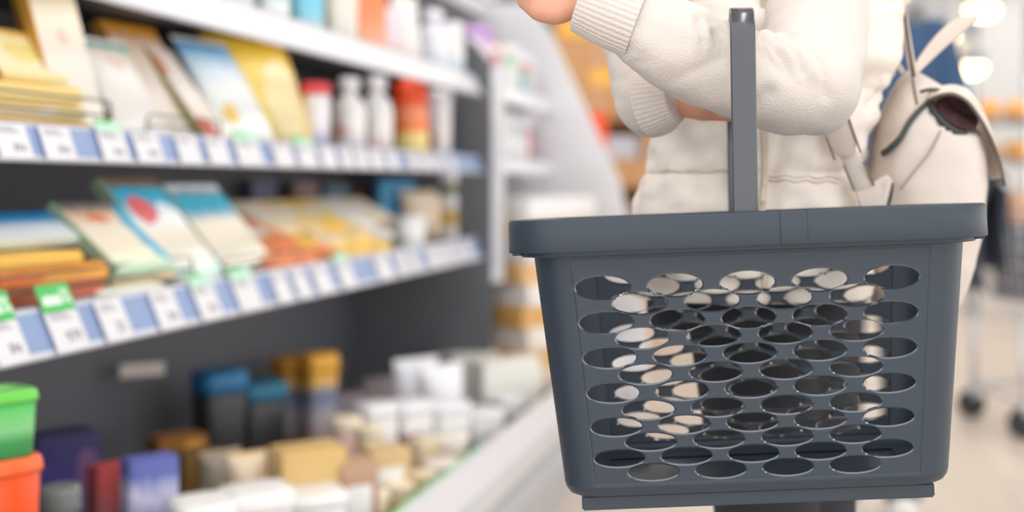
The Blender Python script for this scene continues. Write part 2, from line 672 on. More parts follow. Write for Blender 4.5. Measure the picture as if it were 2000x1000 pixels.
def product(kind, pc, pw, ytop, zb, L, m, label, cat, group=None, yaw=28, lean=18, t=None, h=None, w=None, m2=None, name=None, edge=None, roll=0):
    """a pack whose foot stands on z=zb on the plane x=-L at picture column pc, pw picture columns wide, top near row ytop"""
    s, d = along(pc, L)
    al = math.atan2(L, s)
    if w is None:
        w = pw * d / F / (math.sin(min(PI / 2, al + math.radians(yaw))) if kind in ('pouch', 'slab', 'tray') else 1)
    if h is None:
        h = max(.02, (H + (PY - ytop) * d / F - zb)) / math.cos(math.radians(lean))
    rz = PI / 2 - math.radians(yaw)             # front (-y) turned to the aisle, then towards the camera
    loc = (-L, s, zb)
    rot = (-math.radians(lean), math.radians(roll), rz)
    nm = name
    if kind == 'pouch':
        t = t or w * .3
        o = pouch_mesh(nm or 'snack_pouch', w, h, t, m)
        sl = .035 * h
        bm = bmesh.new()
        n = 24
        for i in range(n):
            x0, x1 = -w * .5 + w * i / n, -w * .5 + w * (i + 1) / n
            box(bm, x0, x1, -.0012 - .0008 * (i % 2), .0012 - .0008 * (i % 2), h - .002, h + sl)
        bm_obj('top_seal', bm, m2 or m, o)
    elif kind == 'slab':
        t = t or w * .3
        o = slab_mesh(nm or 'cheese_pack', w, h, t, m)
        if edge:
            slab = box_obj('side_edge', (-w / 2 - .001, -w / 2 + .0035, -t / 2 - .0006, t / 2 + .0006, h * .01, h * .99), edge, o)
        if m2:
            box_obj('label', (-w * .32, w * .32, -t / 2 - .0012, -t / 2 + .001, h * .3, h * .72), m2, o)
    elif kind == 'tub':
        r = w / 2
        o = lathe(nm or 'plastic_tub', [(r * .55, 0), (r * .8, .0), (r * .84, h * .04), (r * .93, h * .8), (r * .9, h * .84), (.001, h * .84)], m, sq=(1, 1) if False else None)
        lathe('lid', [(r * .5, h * .82), (r, h * .82), (r * 1.02, h * .86), (r * 1.0, h * .95), (r * .94, h), (r * .5, h * .985), (.001, h * .985)], m2 or m, o)
    elif kind == 'sqtub':
        r = w / 2
        t = t or w
        o = lathe(nm or 'plastic_tub', [(.6, 0), (.84, .0), (.88, h * .05), (.95, h * .8), (.9, h * .84), (.01, h * .84)], m, sq=(r, t / 2))
        lathe('lid', [(.6, h * .82), (1, h * .82), (1.03, h * .86), (1.0, h * .95), (.93, h), (.5, h * .985), (.01, h * .985)], m2 or m, o, sq=(r, t / 2))
    elif kind == 'bottle':
        r = w / 2
        o = lathe(nm or 'bottle', [(r * .7, 0), (r * .95, 0), (r, h * .03), (r, h * .56), (r * .9, h * .66), (r * .5, h * .76), (r * .42, h * .8), (r * .42, h * .88), (.001, h * .88)], m)
        lathe('cap', [(r * .3, h * .83), (r * .62, h * .83), (r * .64, h * .85), (r * .64, h * .97), (r * .58, h), (.001, h)], m2 or m, o)
    elif kind == 'jar':
        r = w / 2
        o = lathe(nm or 'jar', [(r * .7, 0), (r * .95, 0), (r, h * .04), (r, h * .7), (r * .9, h * .76), (.001, h * .76)], m)
        lathe('lid', [(r * .5, h * .74), (r * .92, h * .74), (r * .95, h * .78), (r * .95, h * .95), (r * .85, h), (.001, h)], m2 or m, o)
    elif kind == 'tray':
        t = t or w * .6
        o = slab_mesh(nm or 'food_tray', w, h, t, m)
        box_obj('film_lid', (-w * .52, w * .52, -t * .52, t * .52, h, h + .003), m2 or m, o)
    o.location = loc
    o.rotation_euler = rot
    # keep the heel of a leaning pack on the shelf
    if kind in ('pouch', 'slab') and lean > 0 and t:
        o.location.z += math.sin(math.radians(lean)) * (t / 2 if kind == 'slab' else .001)
    tag(o, label, cat, group)
    return o


W = (240, 238, 234)
CREAM = (238, 224, 196)
pr = printed
z2, z3, z1 = Z(RAILS[2][1]) - .006, Z(RAILS[3][1]) - .006, Z(RAILS[1][1]) - .006
zd = Z(DECK)
white_p = pr('print_white', [(0, W), (1, (232, 230, 228))])
white_lab = mat('label_white', (242, 240, 238), .45, var=.03)
cream_lab = mat('label_cream', (240, 226, 200), .45, var=.04)


def flat_stack(items, pc, pw, L, zb, yaw=6):
    """flat packs lying on one another"""
    z = zb
    for (hh, m, lab, nm, dx, ww) in items:
        s, d = along(pc + dx, L)
        w = pw * ww * d / F / math.sin(math.atan2(L, s) + math.radians(yaw))
        o = slab_mesh(nm, w, hh, .17, m, bev=.006)
        o.location = (-L - .07, s, z)
        o.rotation_euler = (0, 0, PI / 2 - math.radians(yaw))
        tag(o, lab, 'food pack')
        z += hh + .0008


# ---- middle shelf (level with the camera)
yel = pr('print_yellow_cheese', [(0, (236, 208, 130)), (.5, (246, 226, 160)), (1, (238, 206, 120))])
yel2 = pr('print_yellow_pale', [(0, (240, 222, 170)), (.6, (246, 232, 190)), (1, (232, 200, 120))], [(.6, .5, .12, .3, (244, 240, 236))])
amb = pr('print_amber', [(0, (222, 176, 84)), (1, (240, 208, 130))])
flat_stack([(.020, amb, 'thin amber cheese pack at the bottom of the near flat stack', 'cheese_pack', 0, 1.0),
            (.022, yel2, 'pale yellow cheese pack second from bottom in the near flat stack', 'cheese_pack', -8, 1.0),
            (.030, yel, 'thick yellow cheese pack on top of the near flat stack', 'cheese_pack', -14, .97)], 70, 190, A + .085, z2)
ycov = pr('print_yellow_lean', [(0, (246, 226, 160)), (.4, (240, 230, 190)), (.8, (247, 233, 178)), (1, (226, 176, 80))], [(.5, .55, .25, .2, (236, 216, 130))])
product('slab', 66, 120, 70, z2 + .072, A + .13, ycov, 'yellow cheese pack leaning back on the near flat stack', 'food pack', yaw=5, lean=33, t=0.024, edge=m_film)
product('slab', 92, 60, 40, z2, A + .30, pr('print_tan', [(0, (206, 170, 120)), (1, (196, 164, 124))]), 'tan pack standing at the back behind the leaning yellow pack', 'food pack', yaw=30, lean=10, t=.03)
tall = pr('print_tall_cream', [(0, (240, 234, 224)), (.5, (242, 236, 226)), (1, (240, 224, 196))], [(.5, .62, .12, .06, (232, 206, 190))])
product('slab', 118, 50, -10, z2, A + .20, pr('print_tall_tan', [(0, (240, 214, 160)), (1, (228, 206, 176))]), 'narrow tan cream pack leaning behind the tallest cream pack', 'food pack', yaw=12, lean=15, t=0.02, edge=m_film)
product('slab', 160, 86, -40, z2, A + .10, tall, 'tallest cream pack with amber edge leaning out of the middle shelf', 'food pack', yaw=10, lean=17, t=0.018, edge=m_film)
product('pouch', 285, 95, 80, z2, A + .10, pr('print_teal_top', [(0, W), (.72, (240, 236, 230)), (.9, (236, 224, 210)), (1, (90, 190, 180))], [(.5, .75, .2, .06, (234, 206, 196))]), 'white pouch with a teal top edge beside the tallest cream pack', 'food pack', yaw=8, lean=30, t=.035)
product('slab', 366, 95, 52, z2, A + .13, pr('print_orange_top', [(0, (240, 234, 224)), (.55, (240, 226, 212)), (.84, (240, 216, 190)), (.92, (238, 168, 60)), (1, (232, 152, 40))]), 'cream pack with an orange top leaning beside the pale blue pack', 'food pack', yaw=8, lean=33, t=.022, edge=m_film)
product('slab', 425, 45, 98, z2, A + .09, pr('print_red_edge', [(0, (236, 220, 206)), (.6, (242, 236, 228)), (1, (240, 226, 214))], [(.15, .8, .12, .14, (222, 96, 60)), (.3, .12, .3, .1, (206, 70, 60))]), 'slim white pack with red marks leaning before the pale blue pack', 'food pack', yaw=8, lean=38, t=.015, edge=mat('edge_olive', (140, 130, 60), .5))
product('pouch', 495, 95, 82, z2, A + .08, pr('print_blue_top', [(0, (232, 240, 236)), (.5, (238, 240, 240)), (.72, (200, 222, 240)), (.88, (140, 196, 236)), (1, (110, 176, 230))], [(.2, .25, .12, .1, (236, 200, 120))]), 'white pouch with pale blue top leaning beside the big yellow bag', 'food pack', yaw=10, lean=31, t=.05)
product('pouch', 543, 150, 56, z2, A + .12, pr('print_yellow_bag', [(0, (226, 200, 120)), (.5, (242, 214, 120)), (.8, (246, 204, 66)), (1, (240, 186, 30))], [(.6, .36, .24, .34, (242, 226, 176))]), 'big golden yellow bag with cream panel on the middle shelf', 'food bag', yaw=14, lean=22, t=.09, name='snack_bag')
product('pouch', 500, 100, 74, z2, A + .30, pr('print_yellow_bag2', [(0, (220, 170, 60)), (1, (232, 170, 40))]), 'golden bag half hidden behind the big yellow bag', 'food bag', yaw=14, lean=10, t=.06, name='snack_bag')
product('tub', 618, 55, 162, z2, A + .09, pr('print_white_red', [(0, (120, 130, 190)), (.4, (236, 232, 240)), (1, (240, 238, 240))], [(.8, .8, .2, .2, (230, 60, 80))]), 'white and blue tub with red spot just past the big yellow bag', 'tub', m2=mat('lid_red', (222, 70, 80), .4), lean=0)
# bottles and jars further on
wcap = mat('cap_white', (238, 236, 242), .3)
wb = pr('print_white_bottle', [(0, (206, 206, 216)), (.35, (240, 236, 234)), (1, (238, 238, 240))], [(.5, .3, .4, .12, (228, 180, 170))])
product('bottle', 682, 62, 152, z2, A + .10, wb, 'white bottle with round white cap next to the red blue tub', 'bottle', lean=0, m2=wcap)
product('bottle', 735, 62, 150, z2, A + .10, pr('print_white_bottle_pink', [(0, (220, 190, 190)), (.3, (240, 236, 234)), (1, (238, 238, 240))]), 'white bottle with pinkish base next to the big orange jar', 'bottle', lean=0, m2=wcap)
product('jar', 800, 72, 158, z2, A + .10, pr('print_orange_jar', [(0, (240, 214, 150)), (.35, (240, 220, 140)), (.45, (244, 120, 50)), (.75, (240, 150, 110)), (1, (238, 80, 30))]), 'bright orange red jar with yellow base on the middle shelf', 'jar', lean=0, m2=mat('lid_orange', (240, 80, 36), .4))
for q, (pc, pw, yt, mm, lab) in enumerate([
    (858, 50, 176, wb, 'white tub just past the bright orange jar'),
    (905, 52, 168, pr('print_w3', [(0, (226, 226, 232)), (1, W)]), 'tall white bottle halfway between orange jar and green capped bottle'),
    (955, 48, 172, pr('print_w4', [(0, (214, 226, 214)), (.8, (236, 238, 236)), (1, (140, 200, 150))]), 'white bottle with a green cap near the far divider')]):
    product('bottle' if q else 'tub', pc, pw, yt, z2, A + .1, mm, lab, 'bottle' if q else 'tub', lean=0, m2=wcap if q < 2 else mat('cap_green', (96, 190, 110), .4))
fill_cols = [(226, 226, 232), (236, 214, 206), (206, 220, 232), (238, 236, 230), (232, 206, 160), (206, 150, 150), (170, 206, 206)]
fm = [pr('print_fill%d' % i, [(0, W), (.4, c), (1, W)]) for i, c in enumerate(fill_cols)]
# second row at the back of the middle shelf
for q, pc in enumerate((600, 650, 700, 745, 790, 835, 880, 920)):
    product('jar', pc, 44, 196 + (q % 3) * 8, z2, A + .32, fm[q % 7], 'pale jar in the shaded back row of the middle shelf', 'jar', 'back row jars on the middle shelf', lean=0, m2=wcap)

# ---- top shelf
for q, (kind, pc, pw, yt, mm, lab, m2) in enumerate([
    ('sqtub', 455, 70, -80, fm[2], 'white tub cut by the picture top at the near end of the top shelf', wcap),
    ('sqtub', 530, 64, -70, pr('print_tealw', [(0, W), (.4, (230, 236, 236)), (.55, (120, 190, 196)), (1, W)]), 'white tub with teal band on the top shelf', wcap),
    ('sqtub', 595, 64, -60, pr('print_cyanw', [(0, (236, 238, 240)), (.3, (140, 206, 226)), (.7, (110, 200, 226)), (1, W)]), 'white tub with cyan band on the top shelf', wcap),
    ('sqtub', 660, 68, -50, pr('print_beige', [(0, (230, 226, 216)), (1, (226, 220, 210))]), 'beige tub beside the salmon orange one on the top shelf', cream_lab),
    ('slab', 722, 56, -30, pr('print_salmon', [(0, (244, 190, 160)), (.5, (240, 150, 104)), (1, (236, 130, 80))]), 'salmon orange carton on the top shelf', None),
    ('pouch', 768, 50, 14, pr('print_lilac_tall', [(0, (226, 190, 170)), (.4, (236, 216, 226)), (1, (226, 214, 232))]), 'lilac white pouch beside the salmon orange carton', None),
    ('pouch', 800, 50, -6, pr('print_white_tall', [(0, (206, 190, 150)), (.2, (236, 234, 230)), (1, (238, 236, 236))]), 'tall white leaning pouch on the top shelf', None),
    ('bottle', 845, 62, 20, pr('print_wb_top', [(0, (210, 220, 236)), (.4, (238, 240, 244)), (1, (226, 222, 240))]), 'white bottle with lilac shoulder on the top shelf', wcap),
    ('jar', 880, 52, 45, pr('print_wblue', [(0, (190, 216, 236)), (.5, (240, 242, 246)), (1, W)]), 'white jar with pale blue base on the top shelf', wcap),
    ('sqtub', 925, 60, 52, pr('print_purple', [(0, (240, 230, 224)), (.6, (240, 236, 236)), (.8, (214, 180, 226)), (1, (200, 160, 220))]), 'cream tub with purple lid on the top shelf', mat('lid_purple', (198, 160, 218), .4)),
    ('slab', 962, 40, 84, pr('print_pinkish', [(0, (240, 226, 220)), (1, (236, 190, 180))]), 'small pinkish carton past the purple lidded tub', None),
    ('jar', 990, 40, 100, fm[3], 'small white jar near the far end of the top shelf', wcap),
    ('jar', 1018, 36, 106, fm[0], 'last pale jar at the far end of the top shelf', wcap)]):
    product(kind, pc, pw, yt, z1, A + .1, mm, lab, 'tub' if kind == 'sqtub' else kind if kind in ('jar', 'bottle') else 'food pack', lean=0 if kind != 'pouch' else 10, m2=m2, yaw=40)

# ---- lower shelf (just below eye level)
def lay(pc, pw, L, zb, m, lab, tilt, yaw=8, dep=.16, hh=.02, nm='cheese_pack', cat='food pack', roll=0):
    """flat pack tipped up at the back"""
    s, d = along(pc, L)
    w = pw * d / F / math.sin(math.atan2(L, s) + math.radians(yaw))
    o = slab_mesh(nm, w, dep, hh, m, bev=.004)
    o.location = (-L, s, zb + hh * .5)
    o.rotation_euler = (-math.radians(90 - tilt), math.radians(roll), PI / 2 - math.radians(yaw))
    tag(o, lab, cat)
    return o


org = pr('print_orange_pack', [(0, (226, 130, 90)), (.5, (240, 176, 60)), (1, (236, 160, 60))], [(.2, .5, .2, .3, (234, 120, 50))])
redp = pr('print_red_pack', [(0, (170, 80, 50)), (.5, (206, 110, 80)), (1, (190, 90, 60))])
flat_stack([(.030, redp, 'rust red pack at the bottom of the lower shelf stack', 'cheese_pack', 0, 1.0),
            (.032, org, 'bright orange pack lying in the middle of the lower shelf stack', 'cheese_pack', 6, 1.02),
            (.022, pr('print_amber_top', [(0, (236, 180, 70)), (1, (246, 200, 90))]), 'amber pack on top of the lower shelf stack', 'cheese_pack', -30, .9)], 95, 190, A + .085, z3)
tealp = pr('print_teal_pack', [(0, (60, 150, 170)), (1, (70, 160, 176))])
blu = pr('print_blue_flat', [(0, (226, 236, 226)), (.2, (236, 240, 246)), (.5, (210, 226, 244)), (.68, (60, 150, 206)), (1, (16, 110, 176))])
product('slab', 95, 190, 432, z3 + .086, A + .14, blu, 'pack with deep blue top half tipped back over the orange stack', 'food pack', yaw=6, lean=58, t=.02)
mint_e = mat('edge_mint', (150, 176, 150), .5)
cy1 = pr('print_cyan_a', [(0, (200, 226, 200)), (.3, (240, 226, 200)), (.6, (236, 226, 206)), (.8, (230, 190, 160)), (1, (110, 110, 110))], [(.92, .5, .14, .45, (40, 170, 206)), (.45, .75, .15, .06, (226, 120, 80))])
product('slab', 285, 105, 412, z3 + .03, A + .05, cy1, 'cream pack with cyan stripe leaning behind the lower wire guard', 'food pack', yaw=8, lean=50, t=.022, edge=mint_e)
cy2 = pr('print_cyan_b', [(0, (190, 226, 220)), (.2, (240, 234, 220)), (.45, (240, 232, 214)), (.6, (220, 236, 240)), (.72, (70, 180, 214)), (.9, (60, 170, 206)), (1, (130, 110, 90))], [(.35, .68, .22, .14, (226, 104, 110)), (.75, .6, .2, .12, (236, 240, 244))])
product('slab', 385, 95, 362, z3, A + .06, cy2, 'cyan and white pack with red spot leaning on the lower shelf', 'food pack', yaw=8, lean=41, t=.024, edge=mint_e)
cy3 = pr('print_cyan_c', [(0, (236, 232, 226)), (.25, (240, 232, 212)), (.55, (238, 230, 210)), (.68, (60, 176, 212)), (.86, (80, 186, 216)), (.93, (220, 232, 240)), (1, (160, 130, 100))])
product('slab', 485, 95, 372, z3, A + .08, cy3, 'cyan topped cream pack leaning farthest along the lower shelf', 'food pack', yaw=8, lean=41, t=.024, edge=mint_e)
gw = pr('print_green_white', [(0, (240, 238, 226)), (.5, (180, 226, 190)), (1, (240, 214, 180))])
lay(262, 120, A + .04, z3, gw, 'green and white flat pack poking out under the wire guard', 6, hh=.014)
lay(285, 110, A + .06, z3 + .016, pr('print_peach_flat', [(0, (240, 214, 180)), (.6, (240, 190, 150)), (1, (170, 220, 180))]), 'peach flat pack lying on the green and white one', 9, hh=.014)
lay(395, 70, A + .04, z3, pr('print_white_flat', [(0, (234, 230, 226)), (1, (200, 220, 226))]), 'white flat pack lying beside the end of the wire guard', 8, hh=.014)
# heap of amber, cream and coral packs
heap = [((244, 206, 110), 'amber'), ((238, 222, 196), 'cream'), ((236, 150, 104), 'coral'), ((240, 214, 160), 'straw'), ((236, 232, 228), 'white')]
places = ['nearest the cyan packs', 'second from the cyan packs', 'in the middle of the heap', 'towards the far end of the heap', 'at the far end of the heap']
seqs = [(545, 2, 1), (590, 0, 3), (640, 1, 0), (690, 3, 4), (735, 4, 1)]
for q, (pc, c0, c1) in enumerate(seqs):
    for lv, c in enumerate((2 if q < 3 else 0, c0, c1)):
        rgb, nm = heap[c]
        w_ = 62
        lay(pc + lv * 4, w_, A + .05 + lv * .05, z3 + lv * .030, pr('print_heap_' + nm, [(0, rgb), (.5, tuple(min(246, v + 12) for v in rgb)), (1, rgb)], [(.5, .5, .25, .2, (240, 234, 226))]),
            '%s pack lying %s, %s' % (nm, ('at the bottom', 'in the second layer', 'on top')[lv], places[q]), 12 + 6 * lv, yaw=20, hh=.028, roll=(-8, 5, 12, -6, 4)[q] * (lv % 2))
product('slab', 770, 70, 352, z3, A + .3, pr('print_blue_back', [(0, (236, 200, 160)), (.4, (90, 170, 214)), (1, (70, 160, 210))]), 'sky blue carton standing behind the amber heap', 'food pack', yaw=40, lean=0, t=.05)
product('tub', 800, 64, 424, z3, A + .08, pr('print_w5', [(0, (226, 230, 226)), (1, (240, 242, 240))]), 'white tub standing at the end of the amber heap', 'tub', lean=0, m2=wcap)
product('pouch', 825, 80, 376, z3, A + .2, pr('print_cream_bag', [(0, (240, 214, 180)), (1, (244, 226, 204))]), 'cream bag standing behind the white tub', 'food bag', yaw=50, lean=5, t=.06, name='snack_bag')
# dim back row of the lower shelf
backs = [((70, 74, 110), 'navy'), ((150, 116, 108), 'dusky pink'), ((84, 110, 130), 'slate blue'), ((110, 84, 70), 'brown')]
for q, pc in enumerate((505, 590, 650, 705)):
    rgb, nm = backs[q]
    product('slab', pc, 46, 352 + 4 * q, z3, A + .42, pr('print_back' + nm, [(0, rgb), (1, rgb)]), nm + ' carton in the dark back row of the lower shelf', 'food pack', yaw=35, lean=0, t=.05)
# layered boxes before the far divider
z = z3
for q, (rgb, nm, hh) in enumerate([((240, 236, 232), 'white', .05), ((226, 186, 80), 'yellow', .045), ((240, 238, 238), 'pure white', .06), ((120, 140, 80), 'olive', .03), ((236, 232, 236), 'pearl white', .07), ((70, 160, 206), 'blue', .045)]):
    o = slab_mesh('food_carton', .26, hh, .2, pr('print_layer' + nm, [(0, rgb), (1, rgb)], [(.92, .5, .12, .6, (110, 170, 214))] if q % 2 else ()))
    s, d = along(895, A + .13)
    o.location = (-A - .13, s, z)
    o.rotation_euler = (0, 0, PI / 2 - .5)
    tag(o, nm + ' flat carton in the stack next to the far divider', 'carton')
    z += hh + .001

# ---- lower deck
def deck(kind, pc, pw, yt, L, mm, lab, cat='food pack', **k):
    k.setdefault('lean', 0)
    k.setdefault('yaw', 40)
    return product(kind, pc, pw, yt, k.pop('zb', zd), L, mm, lab, cat, **k)


m_cart = mat('carton_brown', (180, 150, 118), .7)
rt = mat('tub_red', (240, 84, 30), .25, var=.03)
gt = mat('tub_green', (70, 176, 84), .25, var=.04)
crate = box_obj('food_carton', (-.12, .12, -.12, .12, 0, .24), m_cart, loc=(-1.2, 1.62, zd), bev=.004)
tag(crate, 'brown carton under the red and green tubs', 'carton')
_s, _d = along(0, 1.12)
zt = zd + .241
hr = (H + (PY - 889) * _d / F) - zt
t1 = product('sqtub', -2, 126, 0, zt, 1.12, rt, 'orange red tub with glossy lid under the green tub', 'tub', h=hr, m2=mat('lid_redorange', (246, 110, 60), .2), yaw=30, lean=0)
t2 = product('sqtub', -8, 122, 0, zt + hr, 1.12, pr('print_green_tub', [(0, (50, 130, 70)), (.3, (60, 150, 80)), (.5, (130, 196, 130)), (1, (80, 190, 90))]), 'green tub stacked on the orange red tub at the picture edge', 'tub', h=.092, m2=mat('lid_green', (112, 206, 84), .2), yaw=30, lean=0)
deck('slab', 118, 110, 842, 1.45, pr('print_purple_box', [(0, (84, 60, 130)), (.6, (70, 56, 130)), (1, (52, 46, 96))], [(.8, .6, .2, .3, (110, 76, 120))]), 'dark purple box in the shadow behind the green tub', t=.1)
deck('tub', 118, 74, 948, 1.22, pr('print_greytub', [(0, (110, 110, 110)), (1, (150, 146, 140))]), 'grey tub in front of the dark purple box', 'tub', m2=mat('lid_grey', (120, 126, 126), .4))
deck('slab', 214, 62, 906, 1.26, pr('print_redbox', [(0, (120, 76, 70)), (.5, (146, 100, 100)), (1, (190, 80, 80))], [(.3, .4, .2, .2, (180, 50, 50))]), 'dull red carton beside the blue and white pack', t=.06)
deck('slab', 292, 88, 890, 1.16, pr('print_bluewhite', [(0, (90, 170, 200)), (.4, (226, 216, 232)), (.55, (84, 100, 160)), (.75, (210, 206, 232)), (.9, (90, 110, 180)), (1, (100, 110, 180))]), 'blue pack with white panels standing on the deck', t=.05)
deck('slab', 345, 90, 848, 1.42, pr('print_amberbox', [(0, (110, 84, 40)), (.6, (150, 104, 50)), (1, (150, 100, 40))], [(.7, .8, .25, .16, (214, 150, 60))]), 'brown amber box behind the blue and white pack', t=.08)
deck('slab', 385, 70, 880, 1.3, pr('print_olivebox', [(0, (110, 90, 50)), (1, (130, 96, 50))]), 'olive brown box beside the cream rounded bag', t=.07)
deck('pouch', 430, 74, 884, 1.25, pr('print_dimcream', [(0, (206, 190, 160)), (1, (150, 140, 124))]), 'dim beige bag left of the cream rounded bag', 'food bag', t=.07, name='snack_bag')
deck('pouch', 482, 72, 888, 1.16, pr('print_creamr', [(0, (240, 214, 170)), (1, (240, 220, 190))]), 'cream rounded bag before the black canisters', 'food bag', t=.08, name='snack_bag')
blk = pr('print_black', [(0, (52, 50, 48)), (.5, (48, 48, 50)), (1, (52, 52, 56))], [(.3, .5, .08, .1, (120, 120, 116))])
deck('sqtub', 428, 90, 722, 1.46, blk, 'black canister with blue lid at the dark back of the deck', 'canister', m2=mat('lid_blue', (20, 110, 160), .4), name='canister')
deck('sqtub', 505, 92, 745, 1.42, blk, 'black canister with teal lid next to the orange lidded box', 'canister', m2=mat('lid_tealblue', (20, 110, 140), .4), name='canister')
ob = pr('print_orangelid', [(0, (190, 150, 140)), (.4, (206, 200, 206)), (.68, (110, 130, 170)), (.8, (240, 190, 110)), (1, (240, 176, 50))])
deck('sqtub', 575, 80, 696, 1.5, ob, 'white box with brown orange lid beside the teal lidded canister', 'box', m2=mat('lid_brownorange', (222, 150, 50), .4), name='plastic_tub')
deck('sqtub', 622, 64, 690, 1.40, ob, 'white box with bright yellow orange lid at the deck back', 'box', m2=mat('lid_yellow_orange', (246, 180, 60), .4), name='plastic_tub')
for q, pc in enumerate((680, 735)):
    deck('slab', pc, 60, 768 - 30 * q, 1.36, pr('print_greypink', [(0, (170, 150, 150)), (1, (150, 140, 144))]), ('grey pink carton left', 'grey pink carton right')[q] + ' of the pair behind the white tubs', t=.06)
tanb = pr('print_tan_carton', [(0, (212, 174, 112)), (.5, (220, 186, 128)), (1, (222, 186, 120))])
deck('slab', 600, 120, 870, 1.04, tanb, 'tan yellow block of cheese beside the white labelled one', t=.10, yaw=50, name='cheese_block', cat='cheese block')
mar = pr('print_maroon', [(0, (206, 140, 120)), (.5, (176, 130, 120)), (1, (196, 160, 130))])
deck('slab', 690, 70, 896, .96, mar, 'maroon wrapped cheese block with small white label', t=.08, yaw=50, m2=white_lab, name='cheese_block', cat='cheese block')
deck('slab', 752, 76, 872, .98, pr('print_tanmar', [(0, (216, 170, 110)), (1, (222, 190, 140))]), 'tan cheese block with big white label', t=.08, yaw=50, m2=white_lab, name='cheese_block', cat='cheese block')
deck('slab', 805, 46, 850, 1.05, pr('print_maroondark', [(0, (140, 90, 86)), (1, (150, 100, 100))]), 'dark maroon pack behind the tan labelled block', t=.05)
deck('tub', 676, 60, 814, 1.16, pr('print_pinktub', [(0, (190, 120, 120)), (1, (236, 206, 196))]), 'pink tub with pale lid behind the tan block', 'tub', m2=cream_lab)
deck('tub', 722, 50, 830, 1.1, pr('print_creamtub', [(0, (216, 180, 120)), (1, (240, 224, 190))]), 'cream tub between the pink tub and the labelled block', 'tub', m2=cream_lab)
deck('slab', 828, 40, 856, .99, pr('print_creamslim', [(0, (222, 196, 150)), (1, (232, 214, 180))]), 'slim cream block right of the dark maroon pack', t=.06, name='cheese_block', cat='cheese block')
for q, (pc, pw, yt, L, lab) in enumerate([(735, 70, 786, 1.12, 'leftmost white lidded tub in the row behind the cheese blocks'), (800, 80, 782, 1.08, 'second white lidded tub in the row behind the cheese blocks'), (870, 84, 784, 1.02, 'third white lidded tub in the row behind the cheese blocks'), (935, 84, 800, .97, 'white lidded tub closest to the white deck rail'), (990, 60, 776, .98, 'far white tub by the white deck rail')]):
    deck('sqtub', pc, pw, yt, L, pr('print_wtub%d' % (q % 2), [(0, ((206, 160, 130), (236, 234, 236))[q % 2]), (.4, (238, 236, 238)), (1, W)], [(.7, .5, .1, .2, (236, 190, 150))]), lab, 'tub', m2=wcap)
deck('pouch', 812, 84, 704, 1.18, pr('print_wbag', [(0, (236, 236, 240)), (1, (226, 226, 234))], [(.55, .35, .1, .14, (240, 180, 130))]), 'white bag with orange mark behind the white lidded tubs', 'food bag', t=.09, name='snack_bag')
deck('pouch', 862, 80, 716, 1.10, pr('print_wbag2', [(0, (238, 238, 242)), (1, (240, 240, 244))]), 'plain white bag next to the orange marked bag', 'food bag', t=.09, name='snack_bag')
deck('slab', 915, 90, 688, 1.2, pr('print_crm2', [(0, (226, 224, 220)), (1, (216, 212, 206))]), 'grey cream carton at the back end of the deck', t=.1)
deck('slab', 985, 110, 700, 1.03, pr('print_crm3', [(0, (236, 232, 222)), (.7, (240, 238, 230)), (1, (240, 238, 230))]), 'long cream white carton at the far end of the deck', t=.1)
deck('tub', 878, 74, 850, .94, pr('print_redbase', [(0, (200, 90, 50)), (.4, (234, 130, 60)), (.6, (240, 214, 200)), (1, (240, 232, 226))]), 'white topped tub with red orange base by the deck rail', 'tub', m2=mat('lid_ivory', (242, 230, 222), .4))
deck('tub', 862, 70, 900, .905, pr('print_palepink', [(0, (190, 160, 160)), (.4, (240, 224, 216)), (1, (240, 230, 226))]), 'pale pink tub right in front of the red based tub', 'tub', m2=mat('lid_ivory', (242, 230, 222), .4))
for q, (pc, yt, lab) in enumerate([(822, 922, 'cream round cheese nearest the pale pink tub'), (780, 944, 'middle cream round cheese by the deck rail'), (730, 958, 'cream round cheese in front of the maroon block')]):
    deck('tub', pc, 60, yt, .93, pr('print_roundcheese', [(0, (220, 170, 90)), (.5, (238, 206, 150)), (1, (246, 232, 206))]), lab, 'cheese', m2=mat('rind_cream', (246, 228, 196), .5), name='round_cheese')
for q, (pc, pw, yt, lab) in enumerate([(395, 110, 975, 'white wrapped pack at the near front of the deck'), (500, 130, 952, 'white wrapped pack below the cream rounded bag'), (610, 120, 956, 'white wrapped pack in front of the tan yellow block'), (690, 70, 962, 'yellowish wrapped pack in front of the maroon block')]):
    deck('sqtub', pc, pw, yt, 1.03 - .02 * q, pr('print_wrap%d' % (q == 3), [(0, (236, 226, 222) if q < 3 else (232, 214, 150)), (1, (240, 236, 236))], [(.8, .7, .12, .2, (234, 130, 70))] if q == 2 else ()), lab, 'food pack', t=.12, yaw=50, m2=white_lab)
# green strip inside the deck rail
gs = prism('price_strip', [(-LR - .036, Z(HR1) - .05), (-LR - .031, Z(HR1) - .05), (-LR - .031, Z(HR1) + .004), (-LR - .036, Z(HR1) + .004)], 2.35, 3.1, mat('strip_green', (130, 206, 150), .4), None)
tag(gs, 'pale green strip clipped inside the white deck rail', 'strip')
# a pale ticket and a dark fitting hanging under the lower shelf
_s, _d = along(275, 1.55)
tk = box_obj('shelf_ticket', (-.055, .055, -.002, 0, -.016, .016), mat('ticket_beige', (190, 180, 172), .6), loc=P(278, 722, _d), rot=(0, .06, PI / 2 - .5), bev=.001)
tag(tk, 'beige ticket fixed at the dark back of the lower deck', 'ticket')
